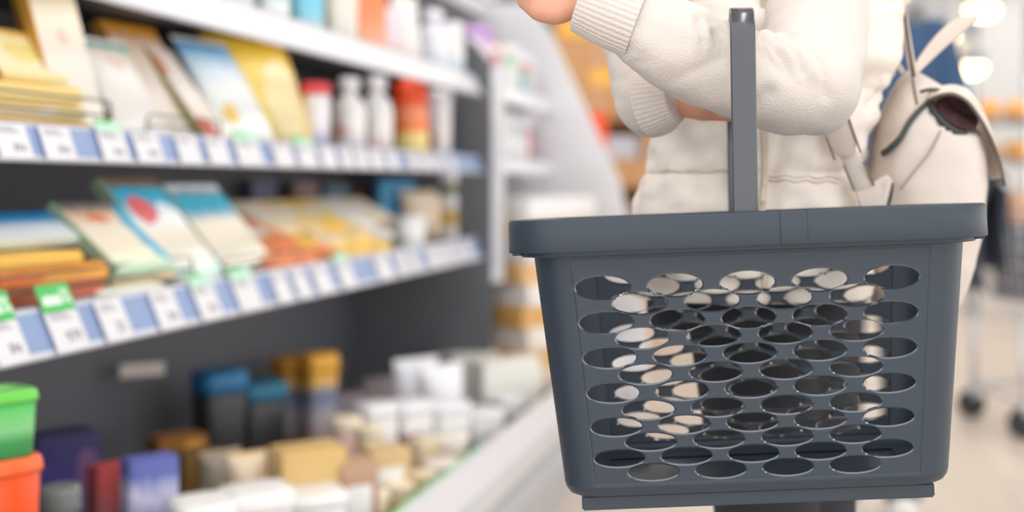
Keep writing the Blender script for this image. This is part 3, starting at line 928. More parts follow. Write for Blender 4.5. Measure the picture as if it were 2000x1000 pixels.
# far deck stacks seen past the divider
for st, (pc, L) in enumerate([(985, .98), (1030, .93)]):
    z = zd
    cols = [(236, 222, 206), (226, 180, 110), (238, 228, 218), (222, 170, 100), (240, 232, 226), (230, 186, 130), (238, 236, 236), (240, 210, 170), (240, 238, 238)]
    nms = ['cream', 'amber', 'oat', 'orange brown', 'ivory', 'peach', 'white', 'light peach', 'chalk white']
    s, d = along(pc, L)
    s = max(s, Y1 + .2) if st == 0 else max(s, Y1 + .55)
    for q, rgb in enumerate(cols):
        hh = .075
        o = slab_mesh('food_carton', .24, hh, .22, pr('print_stack' + nms[q], [(0, rgb), (.8, rgb), (1, tuple(min(244, v + 16) for v in rgb))]))
        o.location = (-1.03 - .0 * st - .02 * (q % 2), s, z)
        o.rotation_euler = (0, 0, PI / 2 - .6)
        tag(o, '%s carton in the %s tall stack beyond the white divider' % (nms[q], ('nearer', 'farther')[st]), 'carton', 'cartons stacked beyond the divider')
        z += hh + .001
far_m = [pr('print_far%d' % i, [(0, c), (.5, c), (1, e)]) for i, (c, e) in enumerate([((236, 236, 238), (110, 190, 120)), ((238, 236, 236), (226, 200, 230)), ((206, 96, 96), (170, 80, 80)), ((236, 220, 214), (240, 200, 180)), ((130, 196, 200), (200, 110, 116)), ((238, 238, 240), (236, 236, 240))])]
far_n = ['green topped', 'lilac topped', 'red', 'pale peach', 'teal and pink', 'pure white']
ordn = ['first', 'second', 'third', 'fourth', 'fifth', 'sixth', 'seventh', 'eighth']
for kz, (zz, hh) in enumerate(((z2, .19), (z1, .17))):
    for q in range(8):
        c = (q * (1, 5)[kz] + kz * 3 + 1) % 6
        h_ = hh * (.85 + .3 * random.random())
        r_ = .052
        o = lathe('plastic_tub', [(.6, 0), (.86, .0), (.9, h_ * .05), (.95, h_ * .8), (.9, h_ * .84), (.01, h_ * .84)], far_m[c], sq=(r_, r_), loc=(-A - .10 - .01 * (q % 2), Y1 + .10 + .122 * q, zz))
        lathe('lid', [(.6, h_ * .82), (1, h_ * .82), (1.03, h_ * .86), (1.0, h_ * .95), (.93, h_), (.01, h_)], wcap, o, sq=(r_, r_))
        tag(o, '%s tub, %s past the divider on the %s shelf of the far case' % (far_n[c], ordn[q], ('middle', 'top')[kz]), 'tub')

# ================================================================== FAR DISPLAYS
m_wood = mat('display_card_brown', (198, 150, 104), .7, var=.06, scale=3)
m_wood2 = mat('display_card_dark', (150, 104, 70), .7)
d = 7.0
c0, c1 = P(1085, 800, d), P(1262, 800, d)
fx0, fx1, fy = c0.x, c1.x, c0.y
rack = empty('cardboard_display', ((fx0 + fx1) / 2, fy, 0))
tag(rack, 'tall brown cardboard display stand behind the arms of the shopper in white', 'display stand')
hw = (fx1 - fx0) / 2
box_obj('back_panel', (-hw, hw, .38, .40, 0, 1.95), m_wood, rack)
for sx in (-1, 1):
    box_obj('side_panel', (sx * hw - .012, sx * hw + .012, 0, .4, 0, 1.95), m_wood, rack)
for zz in (.25, .62, 1.0, 1.38):
    box_obj('shelf', (-hw + .012, hw - .012, .02, .38, zz - .02, zz), m_wood2, rack)
    box_obj('front_lip', (-hw + .012, hw - .012, .0, .018, zz - .03, zz + .13), m_wood, rack)
box_obj('header_board', (-hw, hw, -.02, 0, 1.4, 1.95), m_wood, rack)
box_obj('yellow_sticker', (-hw * .2, hw * .55, -.026, -.02, 1.54, 1.64), mat('sticker_yellow', (240, 180, 60), .5), rack)
box_obj('yellow_sticker', (-hw * .9, -hw * .2, -.026, -.02, 1.82, 1.92), mat('sticker_yellow', (240, 180, 60), .5), rack)
o = box_obj('hanging_sign', (-.045, .045, -.01, .0, -.12, .12), mat('sign_red', (250, 96, 50), .5), loc=P(1170, 262, 6.6))
tag(o, 'small orange red hanging sign before the brown display stand', 'sign')
bm = bmesh.new(); box(bm, -.002, .002, -.006, -.003, .12, 2.2); bm_obj('cord', bm, m_white, o)
boxes = [((232, 226, 226), 'white'), ((206, 190, 190), 'grey pink'), ((226, 170, 110), 'orange tan'), ((150, 120, 110), 'brown'), ((238, 230, 222), 'ivory'), ((206, 206, 216), 'pale grey')]
for q in range(6):
    rgb, nm = boxes[q]
    zz = (.25, .62, 1.0)[q // 2]
    w_ = hw * .36
    o = box_obj('food_carton', (-w_, w_, -.1, .1, 0, .26), mat('disp_' + nm, rgb, .5), loc=(rack.location.x + (-.48 + .96 * (q % 2)) * hw, fy + .16, zz), bev=.004)
    tag(o, nm + ' carton on the brown cardboard display stand', 'carton')

# bread rack at the far right
m_loaf = mat('bread_crust', (236, 176, 104), .6, var=.15, scale=20)
m_post = mat('rack_grey', (150, 156, 164), .5)
c0, c1 = P(1905, 800, 9.0), P(2080, 800, 9.0)
rx0, rx1, ry = c0.x, c1.x, c0.y
br = empty('bread_rack', ((rx0 + rx1) / 2, ry, 0))
tag(br, 'grey metal rack stacked with golden bread at the far right', 'rack')
hw = (rx1 - rx0) / 2
for sx in (-1, 1):
    for yy in (0, .5):
        box_obj('post', (sx * hw - .02, sx * hw + .02, yy - .02, yy + .02, 0, 1.75), m_post, br)
shelfz = (.45, .8, 1.15, 1.45)
for zz in shelfz:
    box_obj('shelf', (-hw, hw, -.02, .52, zz - .02, zz), m_post, br)
pos = ['left', 'middle', 'right']
for i, zz in enumerate(shelfz):
    for j in range(3):
        bmx = lathe('bread_loaf', [(.001, 0), (.07, .01), (.095, .05), (.09, .11), (.06, .15), (.001, .165)], m_loaf, n=20, sq=(.85, 1.9), loc=(br.location.x + (j - 1) * hw * .62, ry + .2, zz))
        tag(bmx, 'golden loaf at %s on the %s shelf of the far bread rack' % (pos[j], ('lowest', 'second', 'third', 'top')[i]), 'bread', 'loaves on the far bread rack')
# warm glowing lamp heads over the bread
m_warm = mat('warm_lamp_glow', (255, 214, 160), .5, emit=7)
for q, (px, py, dd) in enumerate(((1893, 128, 8.6), (1838, 70, 8.6), (1918, 16, 8.6))):
    p = P(px, py, dd)
    o = lathe('pendant_lamp', [(.13, 0), (.14, .01), (.06, .14), (.02, .19), (.001, .19)], m_frame, loc=p)
    tag(o, ('warm pendant lamp over the middle of the bread rack', 'warm pendant lamp left of the bread rack', 'highest warm pendant lamp, hung above the bread rack')[q], 'lamp')
    lathe('bulb', [(.001, -.08), (.07, -.065), (.11, -.02), (.115, .005), (.001, .03)], m_warm, o)
    tube_obj('cord', [(0, 0, .17, .004), (0, 0, 3.3 - p.z, .004)], m_frame, o, n=6)

# ================================================================== SHOPPING CART with goods
m_chrome = mat('cart_wire', (206, 208, 212), .3, metal=.5)
m_blackp = mat('cart_black_plastic', (34, 34, 36), .5)
d = 5.1
cc = P(2114, 800, d)
CROT = -1.23
cart = empty('shopping_cart', (cc.x, cc.y, 0), (0, 0, CROT))
tag(cart, 'pale grey wire shopping cart with black wheels on the beige floor', 'shopping cart')
paths = []
def cartring(z, f):
    wx, y0, y1 = .17 + .10 * f, -.36 - .08 * f, .36 + .06 * f
    return [(-wx, y0, z), (wx, y0, z), (wx, y1, z), (-wx, y1, z), (-wx, y0, z)]
zs = [.52 + .44 * i / 6 for i in range(7)]
for i, z in enumerate(zs):
    paths.append(cartring(z, i / 6))
for k in range(9):
    f = -1 + 2 * k / 8
    paths.append([(f * .17, -.36, .52), (f * .27, -.44, .96)])
    paths.append([(f * .17, .36, .52), (f * .27, .42, .96)])
    paths.append([(f * .17, -.36, .52), (f * .17, .36, .52)])
for k in range(13):
    f = -1 + 2 * k / 12
    for sx in (-1, 1):
        paths.append([(sx * .17, f * .36, .52), (sx * .27, f * .43, .96)])
wires('wire_basket', paths, .0035, m_chrome, cart, n=6)
wires('undercarriage', [[(-.22, -.38, .14), (-.16, .40, .16), (.16, .40, .16), (.22, -.38, .14)], [(-.22, -.38, .14), (.22, -.38, .14)], [(-.22, -.38, .14), (-.19, -.40, .5)], [(.22, -.38, .14), (.19, -.40, .5)], [(-.16, .4, .16), (-.16, .36, .52)], [(.16, .4, .16), (.16, .36, .52)], [(-.19, -.1, .15), (.19, -.1, .15)], [(-.17, .15, .155), (.17, .15, .155)]], .013, m_chrome, cart)
tube_obj('push_handle', [(-.28, -.52, 1.0, .016), (.28, -.52, 1.0, .016)], m_blackp, cart)
for sx in (-1, 1):
    wires('handle_bracket', [[(sx * .27, -.44, .95), (sx * .28, -.52, 1.0)]], .01, m_chrome, cart)
for (x, y) in ((-.22, -.38), (.22, -.38), (-.16, .4), (.16, .4)):
    c = box_obj('caster', (x - .022, x + .022, y - .02, y + .02, .09, .15), m_chrome, cart)
    bm = bmesh.new()
    bmesh.ops.create_cone(bm, cap_ends=True, segments=24, radius1=.06, radius2=.06, depth=.034, matrix=Matrix.Translation((x, y - .015, .0605)) @ Matrix.Rotation(PI / 2, 4, 'Y'))
    bm_obj('wheel', bm, m_blackp, c)
MC = Matrix.Translation(cart.location) @ Matrix.Rotation(CROT, 4, 'Z')
def incart(kind, x, y, z, args, m, lab, cat):
    if kind == 'pouch':
        o = pouch_mesh('shopping_bag', *args, m)
    else:
        o = slab_mesh('food_carton', *args, m)
    o.location = MC @ Vector((x, y, z))
    o.rotation_euler = (0, 0, CROT)
    tag(o, lab, cat)
wbag = pr('print_cartbag', [(0, (226, 224, 222)), (1, (236, 234, 230))])
incart('pouch', .06, -.1, .53, (.24, .50, .2), wbag, 'white bag standing in the pale wire cart', 'bag')
incart('pouch', .07, .18, .53, (.24, .42, .18), pr('print_cartbag2', [(0, (220, 226, 226)), (1, (230, 226, 232))]), 'pale lilac bag at the far end of the wire cart', 'bag')
incart('slab', -.09, -.25, .53, (.12, .30, .16), mat('cart_dark_box', (62, 66, 78), .6), 'dark slate box in the near corner of the wire cart', 'box')
incart('slab', -.06, -.25, .831, (.10, .075, .1), mat('cart_orange', (222, 150, 84), .5), 'small orange carton on top of the dark slate box', 'carton')
# dark jacket over the cart handle
rings = []
for i in range(21):
    t = i / 20
    ang = PI * t
    y, z = -.52 - .04 * math.cos(ang) * (1 if t < .5 else 1), 1.0 + .035 * math.sin(ang)
    if t < .25:
        y, z = -.575 - .01 * math.sin(9 * t), 1.0 - .42 * (1 - t / .25)
    elif t > .75:
        y, z = -.475, 1.0 - .34 * ((t - .75) / .25)
    rings.append([(-.25 + .50 * k / 12, y + .012 * math.sin(k * 1.4 + z * 9), z + .006 * math.sin(k * 2)) for k in range(13)])
vs, fs = loft(rings, closed=False)
o = mesh_obj('jacket', vs, fs, mat('jacket_slate', (70, 78, 92), .8))
md = o.modifiers.new('s', 'SOLIDIFY'); md.thickness = .012; md.offset = 0
bake(o)
o.location = cart.location; o.rotation_euler = (0, 0, CROT)
tag(o, 'dark slate jacket draped over the handle of the wire cart', 'jacket')
import sys

# ================================================================== SHOPPING BASKET
m_bask = mat('basket_plastic', (43, 52, 62), .42, var=.05, scale=6, bump=.02, bscale=500, spec=.45)
m_lip = mat('basket_hole_lip', (43, 52, 62), .16, var=.03, spec=.9, coat=1)
m_hand = mat('handle_plastic', (56, 58, 63), .26, var=.03, spec=.6, coat=.35)
HB = .264
BASK_C = P(1474, 986, 1.245)
BASK_C.z = P(1467, 967.5, 1.150).z
BROT = (math.radians(-1.2), math.radians(-2.1), TH + math.radians(.4))
basket = empty('shopping_basket', BASK_C, BROT)
tag(basket, 'dark slate plastic shopping basket with oval holes hanging from the forearm', 'shopping basket')
TX, TY, BX, BY = .2070, .121, .1835, .104      # half sizes: under the rim, at the floor
RTOP, RBOT = .046, .038
ZW0, ZW1 = .0125, HB - .012
SEG = [('f', 2 * (.1955 - .042)), ('c', .066), ('s', 2 * (.1125 - .042)), ('c', .066), ('f', 2 * (.1955 - .042)), ('c', .066), ('s', 2 * (.1125 - .042)), ('c', .066)]
CUM = [0]
U0 = -.033                                   # the strip is cut open in a rear-left corner
for _, l in SEG:
    CUM.append(CUM[-1] + l)
PER = CUM[-1]


def wall_pt(u, v, off=0.0):
    """u along the perimeter from the front left, v 0..1 up the wall"""
    hx, hy, r = BX + (TX - BX) * v, BY + (TY - BY) * v, RBOT + (RTOP - RBOT) * v
    hx += off; hy += off; r += off
    u = u % PER
    k = max(i for i in range(8) if CUM[i] <= u + 1e-12)
    t = (u - CUM[k]) / SEG[k][1]
    lx, ly = hx - r, hy - r
    corners = [(lx, -ly, -PI / 2), (lx, ly, 0), (-lx, ly, PI / 2), (-lx, -ly, PI)]
    if k % 2 == 0:
        a = [(-lx, -hy), (hx, -ly), (lx, hy), (-hx, ly)][k // 2]
        b = [(lx, -hy), (hx, ly), (-lx, hy), (-hx, -ly)][k // 2]
        x, y = a[0] + (b[0] - a[0]) * t, a[1] + (b[1] - a[1]) * t
    else:
        cx, cy, a0 = corners[k // 2]
        x, y = cx + r * math.cos(a0 + t * PI / 2), cy + r * math.sin(a0 + t * PI / 2)
    return x, y


def build_wall():
    VH = ZW1 - ZW0
    pts, eds, holes = [], [], []
    def addloop(lp):
        o = len(pts)
        pts.extend(lp)
        eds.extend([(o + i, o + (i + 1) % len(lp)) for i in range(len(lp))])
    rows = [547, 580, 617, 650, 687, 722, 757, 793, 825, 857, 888, 918]
    for q, y in enumerate(rows):
        v = (.2138 - (y - 515) / 2136.0 - ZW0) / VH
        rv = (.0103 - .0028 * q / 11)
        for k in (0, 4):
            f = [.489 + .2120 * (i - 2) for i in range(5)] if q % 2 == 0 else [.490 + .2140 * (i - 1.5) for i in range(4)]
            for t in f:
                holes.append((CUM[k] + t * SEG[k][1], v * VH, .080 * SEG[k][1], rv))
        for k in (2, 6):
            f = [.14, .5, .86] if q % 2 == 0 else [.32, .68]
            for t in f:
                holes.append((CUM[k] + t * SEG[k][1], v * VH, .14 * SEG[k][1], rv))
    for (cu, cv, ru, rv) in holes:
        for g in (0, .0014):
            addloop([(cu + (ru + g) * math.cos(2 * PI * i / 40), cv + (rv + g) * math.sin(2 * PI * i / 40)) for i in range(40)])
    # recessed panels round the hole fields: nested rectangles
    panels = []
    for k in (0, 2, 4, 6):
        m = .004 if k % 4 == 0 else .003
        a, b, c, d_ = CUM[k] + .001, CUM[k + 1] - .001, .0025, VH - .026
        a, b = a - .008, b + .008
        panels.append((a, b, c, d_))
        addloop([(a, c), (b, c), (b, d_), (a, d_)])
        addloop([(a + .0012, c + .0012), (b - .0012, c + .0012), (b - .0012, d_ - .0012), (a + .0012, d_ - .0012)])
    # vertical lines over corners, and edges
    lines = [U0, PER + U0]
    for k in (1, 3, 5, 7):
        for i in range(0, 9):
            u = CUM[k] + SEG[k][1] * i / 8
            if u > PER + U0 - 1e-6:
                u -= PER
            if .3 < i < 7.7 and abs(u - U0) > 1e-5:
                lines.append(u)
    lines = sorted(set(lines))
    NV = 16
    for u in lines:
        o = len(pts)
        pts.extend([(u, VH * j / NV) for j in range(NV + 1)])
        eds.extend([(o + j, o + j + 1) for j in range(NV)])
    hull = [(u, 0) for u in lines]
    for v in (0, VH):
        o = len(pts)
        us = [U0 + PER * i / 120 for i in range(121)]
        pts.extend([(u, v) for u in us])
        eds.extend([(o + i, o + i + 1) for i in range(120)])
    vs, es, fs, *_ = delaunay_2d_cdt([Vector(p) for p in pts], eds, [], 0, 1e-6)
    out, lip = [], []
    for f in fs:
        c = sum((vs[i] for i in f), Vector((0, 0))) / len(f)
        if any(((c.x - a) / ru) ** 2 + ((c.y - b) / rv) ** 2 < .985 for a, b, ru, rv in holes if abs(c.x - a) < ru and abs(c.y - b) < rv):
            continue
        out.append(f)
        lip.append(any(((c.x - a) / (ru + .0013)) ** 2 + ((c.y - b) / (rv + .0013)) ** 2 < 1 for a, b, ru, rv in holes if abs(c.x - a) < ru + .002 and abs(c.y - b) < rv + .002))
    v3 = []
    for p in vs:
        off = 0
        for a, b, c, d_ in panels:
            if a + .001 < p.x < b - .001 and c + .001 < p.y < d_ - .001:
                off = -.0011
        for a, b, ru, rv in holes:
            if abs(p.x - a) < ru + .001 and abs(p.y - b) < rv + .001 and ((p.x - a) / (ru + .0006)) ** 2 + ((p.y - b) / (rv + .0006)) ** 2 < 1:
                off -= .0012
        v = p.y / VH
        x, y = wall_pt(p.x, v, off)
        v3.append((x, y, ZW0 + p.y))
    bm = bmesh.new()
    bv = [bm.verts.new(q) for q in v3]
    for f, lp in zip(out, lip):
        try:
            bm.faces.new([bv[i] for i in f]).material_index = int(lp)
        except ValueError:
            pass
    bmesh.ops.remove_doubles(bm, verts=bm.verts, dist=1e-5)
    loose = [v for v in bm.verts if not v.link_faces]
    bmesh.ops.delete(bm, geom=loose, context='VERTS')
    bmesh.ops.recalc_face_normals(bm, faces=bm.faces)
    # outward
    f0 = max(bm.faces, key=lambda f: f.calc_center_median().x)
    if f0.normal.x < 0:
        bmesh.ops.reverse_faces(bm, faces=bm.faces)
    o = bm_obj2('wall', bm, m_bask, basket)
    o.data.materials.append(m_lip)
    md = o.modifiers.new('s', 'SOLIDIFY')
    md.thickness = .0030
    md.offset = -1
    bake(o)
    return o


def bm_obj2(name, bm, m, parent):
    me = bpy.data.meshes.new(name)
    bm.to_mesh(me)
    bm.free()
    o = bpy.data.objects.new(name, me)
    COL.objects.link(o)
    me.materials.append(m)
    o.parent = parent
    return o


def shade_auto(o, ang=35):
    me = o.data
    me.polygons.foreach_set('use_smooth', [True] * len(me.polygons))
    bm = bmesh.new()
    bm.from_mesh(me)
    for e in bm.edges:
        if len(e.link_faces) == 2 and e.calc_face_angle() > math.radians(ang):
            e.smooth = False
    bm.to_mesh(me)
    bm.free()


shade_auto(build_wall())
NR = 160
US = [PER * i / NR for i in range(NR)]


def ring(v, off, z, fx=None):
    out = []
    for u in US:
        o = off + (fx(u) if fx else 0)
        x, y = wall_pt(u, v, o)
        out.append(Vector((x, y, z)))
    return out


# floor pan with rounded heel
rings = [ring(0, 0, ZW0 + .001), ring(0, -.0012, ZW0 - .004), ring(0, -.0045, ZW0 - .0085), ring(0, -.010, ZW0 - .0110), ring(0, -.030, ZW0 - .0115),
         ring(0, -.034, ZW0 - .0085), ring(0, -.012, ZW0 - .0075), ring(0, -.0075, ZW0 - .0055), ring(0, -.004, ZW0 - .003), ring(0, -.003, ZW0 + .001)]
vs, fs = loft(rings, cap=False)
# close the pan floor
n = NR
o = len(vs)
fl = ring(0, -.033, ZW0 - .0100)
vs += fl
fs.append(tuple(range(o, o + n)))
for j in range(n):
    a, b = 9 * n + j, 9 * n + (j + 1) % n
    fs.append((a, b, (j + 1) % n, j))
pan = mesh_obj('floor_pan', vs, fs, m_bask, basket)
shade_auto(pan, 40)
# base plate
bx, by = BX - .0175, BY - .014
bm = bmesh.new()
box(bm, -bx, bx, -by, by, -.0115, ZW0 - .0105, .0015)
bm_obj('base_plate', bm, m_bask, basket)
# rim: flange, drop apron and the step under it
NB = [CUM[0], CUM[1]]


def rimx(u):
    # front apron has two long inset fields between stiffer tabs
    L0 = SEG[0][1]
    for k in (0, 4):
        t = (u - CUM[k]) / L0
        if -.02 < t < .585 or .66 < t < 1.02:
            return -.0010
    return 0


US_keep = US
US = sorted(set([PER * i / 200 for i in range(200)] + [CUM[k] + SEG[0][1] * t for k in (0, 4) for t in (.02, .024, .58, .584, .588, .655, .66, .664, .98, .984)]))
prof = [(-.003, HB - .014), (-.003, HB - .003), (-.002, HB - .0006), (.001, HB), (.0165, HB), (.0192, HB - .0008), (.0205, HB - .003), (.0209, HB - .0300), (.0203, HB - .0312),
        (.0178, HB - .0312), (.0174, HB - .0305), (.0170, HB - .0060), (.0100, HB - .0055), (.0095, HB - .0345), (.0088, HB - .0355), (.0006, HB - .0362), (.0004, HB - .014)]
rings = [ring(1, off, z, rimx if i in (5, 6, 7, 8) else None) for i, (off, z) in enumerate(prof)]
rings.append(rings[0])
vs, fs = loft(rings, cap=False)
rim = mesh_obj('rim', vs, fs, m_bask, basket)
shade_auto(rim, 30)
US = US_keep
# ribs inside the apron corners
for sx in (-1, 1):
    box_obj('rim_rib', (sx * (TX + .012) - .004, sx * (TX + .012) + .004, -TY + .03, -TY + .034, HB - .034, HB - .006), m_bask, basket)

# handle: flat strap arching from the front rim to the back rim
hp = []
YF = TY + .0015
top = HB + .193
hp = [(-YF, HB - .03), (-YF, HB + .03), (-YF + .0006, HB + .09), (-YF + .0012, top - .038)]
for i in range(1, 9):
    a = PI / 2 * i / 8
    hp.append((-YF + .0012 + .034 * (1 - math.cos(a)), top - .038 + .034 * math.sin(a)))
hp += [(-.06, top - .006), (-.03, top - .012), (0, top - .014)]
hp = hp + [(-y, z) for y, z in reversed(hp[:-1])]
hp = [(0.0, y, z) for y, z in hp]
w2, t2 = .0118, .0042
cs = []
for (x, y) in [(-w2, -t2 * .3), (-w2 * .96, -t2 * .75), (-w2 * .85, -t2), (w2 * .85, -t2), (w2 * .96, -t2 * .75), (w2, -t2 * .3), (w2, t2 * .3), (w2 * .96, t2 * .75), (w2 * .85, t2), (-w2 * .85, t2), (-w2 * .96, t2 * .75), (-w2, t2 * .3)]:
    cs.append((x, y))
rings = []
for i, p in enumerate(hp):
    a, b = Vector(hp[max(0, i - 1)]), Vector(hp[min(len(hp) - 1, i + 1)])
    t = (b - a).normalized()
    nrm = Vector((1, 0, 0)).cross(t)
    rings.append([Vector(p) + Vector((1, 0, 0)) * x + nrm * y for x, y in cs])
vs, fs = loft(rings)
hd = mesh_obj('handle', vs, fs, m_hand, basket)
hd.location = (-.006, 0, 0)
shade_auto(hd, 50)
for sy in (-1, 1):
    bm = bmesh.new()
    bmesh.ops.create_cone(bm, cap_ends=True, segments=24, radius1=.013, radius2=.013, depth=.006, matrix=Matrix.Translation((-.006, sy * (TY - .005), HB - .02)) @ Matrix.Rotation(PI / 2, 4, 'X'))
    bm_obj('hinge_boss', bm, m_bask, basket)
hd.rotation_euler = (0, math.radians(1.2), 0)
hd.location.x -= .0025

# ================================================================== THE SHOPPER IN WHITE
m_skin = mat('skin', (214, 152, 126), .5, var=.05, scale=30, bump=.05, bscale=300)
m_knit = mat('sweater_knit', (208, 197, 188), .95, var=.03, scale=40, bump=.35, bscale=420, sheen=.3, spec=.1)
m_vest = mat('vest_nylon', (233, 222, 211), .55, var=.03, scale=8, bump=.05, bscale=60, spec=.25)
m_seam = mat('vest_seam', (206, 190, 172), .7)
m_trs = mat('trousers_black', (36, 37, 42), .85, bump=.1, bscale=300)
m_shoe = mat('shoe_white', (220, 218, 214), .5)
m_hair = mat('hair_brown', (92, 64, 46), .6, var=.3, scale=60)


def pz(px, py, d, r):
    """picture point + radius in picture pixels -> world x,y,z,r"""
    v = P(px, py, d)
    return (v.x, v.y, v.z, r * d / F)


def dense(pts, n=10):
    return catmull(pts, n)


base = P(1490, 355, 1.52)
person = empty('person', (base.x, base.y, 0))
tag(person, 'shopper in a white sweater and cream puffer vest carrying a basket on one arm', 'person')


def add_mesh(acc, vs, fs):
    o = len(acc[0])
    acc[0].extend(vs)
    acc[1].extend([tuple(i + o for i in f) for f in fs])


def add_tube(acc, pts, n=20, dn=8, flat=1.0):
    d = dense(pts, dn)
    p0, p1 = d[0], d[-1]
    # rounded ends
    def cap(pa, pb):
        a, b = Vector(pa[:3]), Vector(pb[:3])
        t = (a - b).normalized()
        r = pa[3]
        return [tuple(a + t * r * math.sin(q)) + (r * max(.05, math.cos(q)),) for q in (1.45, 1.1, .7, .35)]
    d = cap(p0, d[1]) + d + list(reversed(cap(p1, d[-2])))
    add_mesh(acc, *loft(tube_rings(d, n, flat=flat)))


def finish(acc, name, m, voxel, smooth, parent=person):
    o = mesh_obj(name, acc[0], acc[1], m)
    remesh(o, voxel, smooth)
    o.parent = parent
    o.location = -parent.location
    return o


# torso section table: picture row -> centre column, half width px, half depth m (at depth DT)
DT = 1.50
TOR = [(-262, 1485, 70, .06), (-225, 1490, 150, .085), (-180, 1502, 200, .10), (-110, 1518, 222, .115), (0, 1532, 226, .122), (120, 1522, 216, .120),
       (220, 1500, 194, .116), (300, 1478, 192, .114), (360, 1464, 203, .117), (420, 1460, 208, .120), (500, 1464, 216, .124), (575, 1470, 220, .126)]


def torso(y):
    for a, b in zip(TOR, TOR[1:]):
        if a[0] <= y <= b[0]:
            t = (y - a[0]) / (b[0] - a[0])
            t = t * t * (3 - 2 * t)
            return tuple(p + (q - p) * t for p, q in zip(a[1:], b[1:]))
    return TOR[0][1:] if y < TOR[0][0] else TOR[-1][1:]


def torso_ring(y, grow=0.0, n=96, disp=None):
    cx, hw, hd = torso(y)
    hwm = hw * DT / F + grow
    hdm = hd + grow
    c = P(cx, y, DT)
    out = []
    for k in range(n):
        a = 2 * PI * k / n
        ca, sa = math.cos(a), math.sin(a)
        e = 2 / 2.3
        x = hwm * math.copysign(abs(ca) ** e, ca)
        yy = hdm * math.copysign(abs(sa) ** e, sa)
        g = 1 + (disp(a, y) / hwm if disp else 0)
        out.append(c + CR * x * g + CD * yy * g)
    return out


def torso_front(px, y, out=.004):
    """depth of the vest's front surface at a picture column"""
    cx, hw, hd = torso(y)
    t = min(.985, abs((px - cx) / hw))
    return DT - hd * (1 - t ** 2.3) ** (1 / 2.3) - out


# --- body (one continuous skin)
acc = ([], [])
add_mesh(acc, *loft([torso_ring(y, -.022, 40) for y in range(-255, 576, 30)]))
hip = [P(1425, 640, 1.50), P(1535, 640, 1.51)]
LEGS = ((1470, 1496, -.03), (1556, 1574, .04))
for hx, fx, dd in LEGS:
    a = P(hx, 560, DT + dd * .5)
    foot = P(fx, 355, DT + dd)
    k = P(fx, 355, DT + dd - .01)
    pts = [tuple(a) + (.062,), (foot.x, foot.y, .62, .046), (foot.x, foot.y, .48, .040), (foot.x, foot.y, .28, .040), (foot.x, foot.y + .01, .09, .036), (foot.x, foot.y, .045, .036)]
    add_tube(acc, pts, 24)
    f = Vector((foot.x, foot.y, .04))
    toe = f + (CR * -.6 + CD * -.8) * .15
    add_tube(acc, [(f.x, f.y, .04, .036), (toe.x, toe.y, .030, .028)], 16)
nk = P(1480, -255, DT)
add_tube(acc, [tuple(nk) + (.058,), (nk.x - .01, nk.y - .01, nk.z + .10, .052)], 20)
hc = Vector((nk.x - .02, nk.y - .03, nk.z + .20))
hr_ = []
for i in range(13):
    a = -PI / 2 + PI * i / 12
    hr_.append([hc + Vector((.074 * math.cos(a) * math.cos(q), .092 * math.cos(a) * math.sin(q), .115 * math.sin(a))) for q in [2 * PI * k / 24 for k in range(24)]])
add_mesh(acc, *loft(hr_))
fdir = (CR * -.6 + CD * -.8).normalized()
add_tube(acc, [tuple(hc + fdir * .083 + Vector((0, 0, .02))) + (.008,), tuple(hc + fdir * .103 + Vector((0, 0, -.022))) + (.013,)], 10)
add_tube(acc, [tuple(hc + fdir * .07 + Vector((0, 0, -.085))) + (.026,), tuple(hc + fdir * .085 + Vector((0, 0, -.055))) + (.018,)], 10)
side = fdir.cross(Vector((0, 0, 1)))
for sg in (-1, 1):
    e = hc + side * sg * .076
    add_tube(acc, [tuple(e + Vector((0, 0, .02))) + (.012,), tuple(e + Vector((0, 0, -.02))) + (.010,)], 8)
# arms
ARM_L = [(1590, -190, 1.50, 96), (1592, -60, 1.44, 106), (1594, 60, 1.34, 101), (1588, 160, 1.265, 96)]
FORE_L = [(1588, 164, 1.265, 99), (1520, 165, 1.245, 95), (1430, 140, 1.225, 93), (1330, 94, 1.205, 91), (1262, 53, 1.195, 84), (1235, 38, 1.19, 72)]
ARM_R = [(1330, -150, 1.50, 90), (1262, 20, 1.43, 84), (1262, 120, 1.36, 78), (1274, 200, 1.315, 70)]
add_tube(acc, [pz(x, y, d, r * .68) for x, y, d, r in ARM_L])
add_tube(acc, [pz(x, y, d, r * .62) for x, y, d, r in FORE_L] + [pz(1180, 8, 1.19, 46), pz(1130, -8, 1.19, 42)])
add_tube(acc, [pz(x, y, d, r * .62) for x, y, d, r in ARM_R[:-1]] + [pz(1286, 185, 1.315, 46), pz(1330, 190, 1.305, 40), pz(1372, 196, 1.300, 40)])
# left hand: palm and curled fingers, seen from the little-finger side
for i in range(4):
    y0 = 24 - 27 * i
    add_tube(acc, [pz(1128, -6 - 10 * i, 1.19, 34), pz(1086, y0 - 6, 1.188, 32 - i), pz(1056, y0 - 8 + 0 * i, 1.19, 25)], 14)
    k = 1 - .04 * abs(i - 1)
    add_tube(acc, [pz(1056 - 3 * i, y0 - 4, 1.190, 25), pz(1034 - 5 * i, y0 - 18, 1.205, 20), pz(1028 - 6 * i, y0 - 22, 1.228, 18), pz(1050 - 4 * i, y0 - 14, 1.243, 17), pz(1078, y0 - 10, 1.236, 15)], 12)
add_tube(acc, [pz(1120, -45, 1.20, 26), pz(1090, -82, 1.215, 22), pz(1056, -96, 1.225, 18), pz(1032, -100, 1.232, 15)], 12)
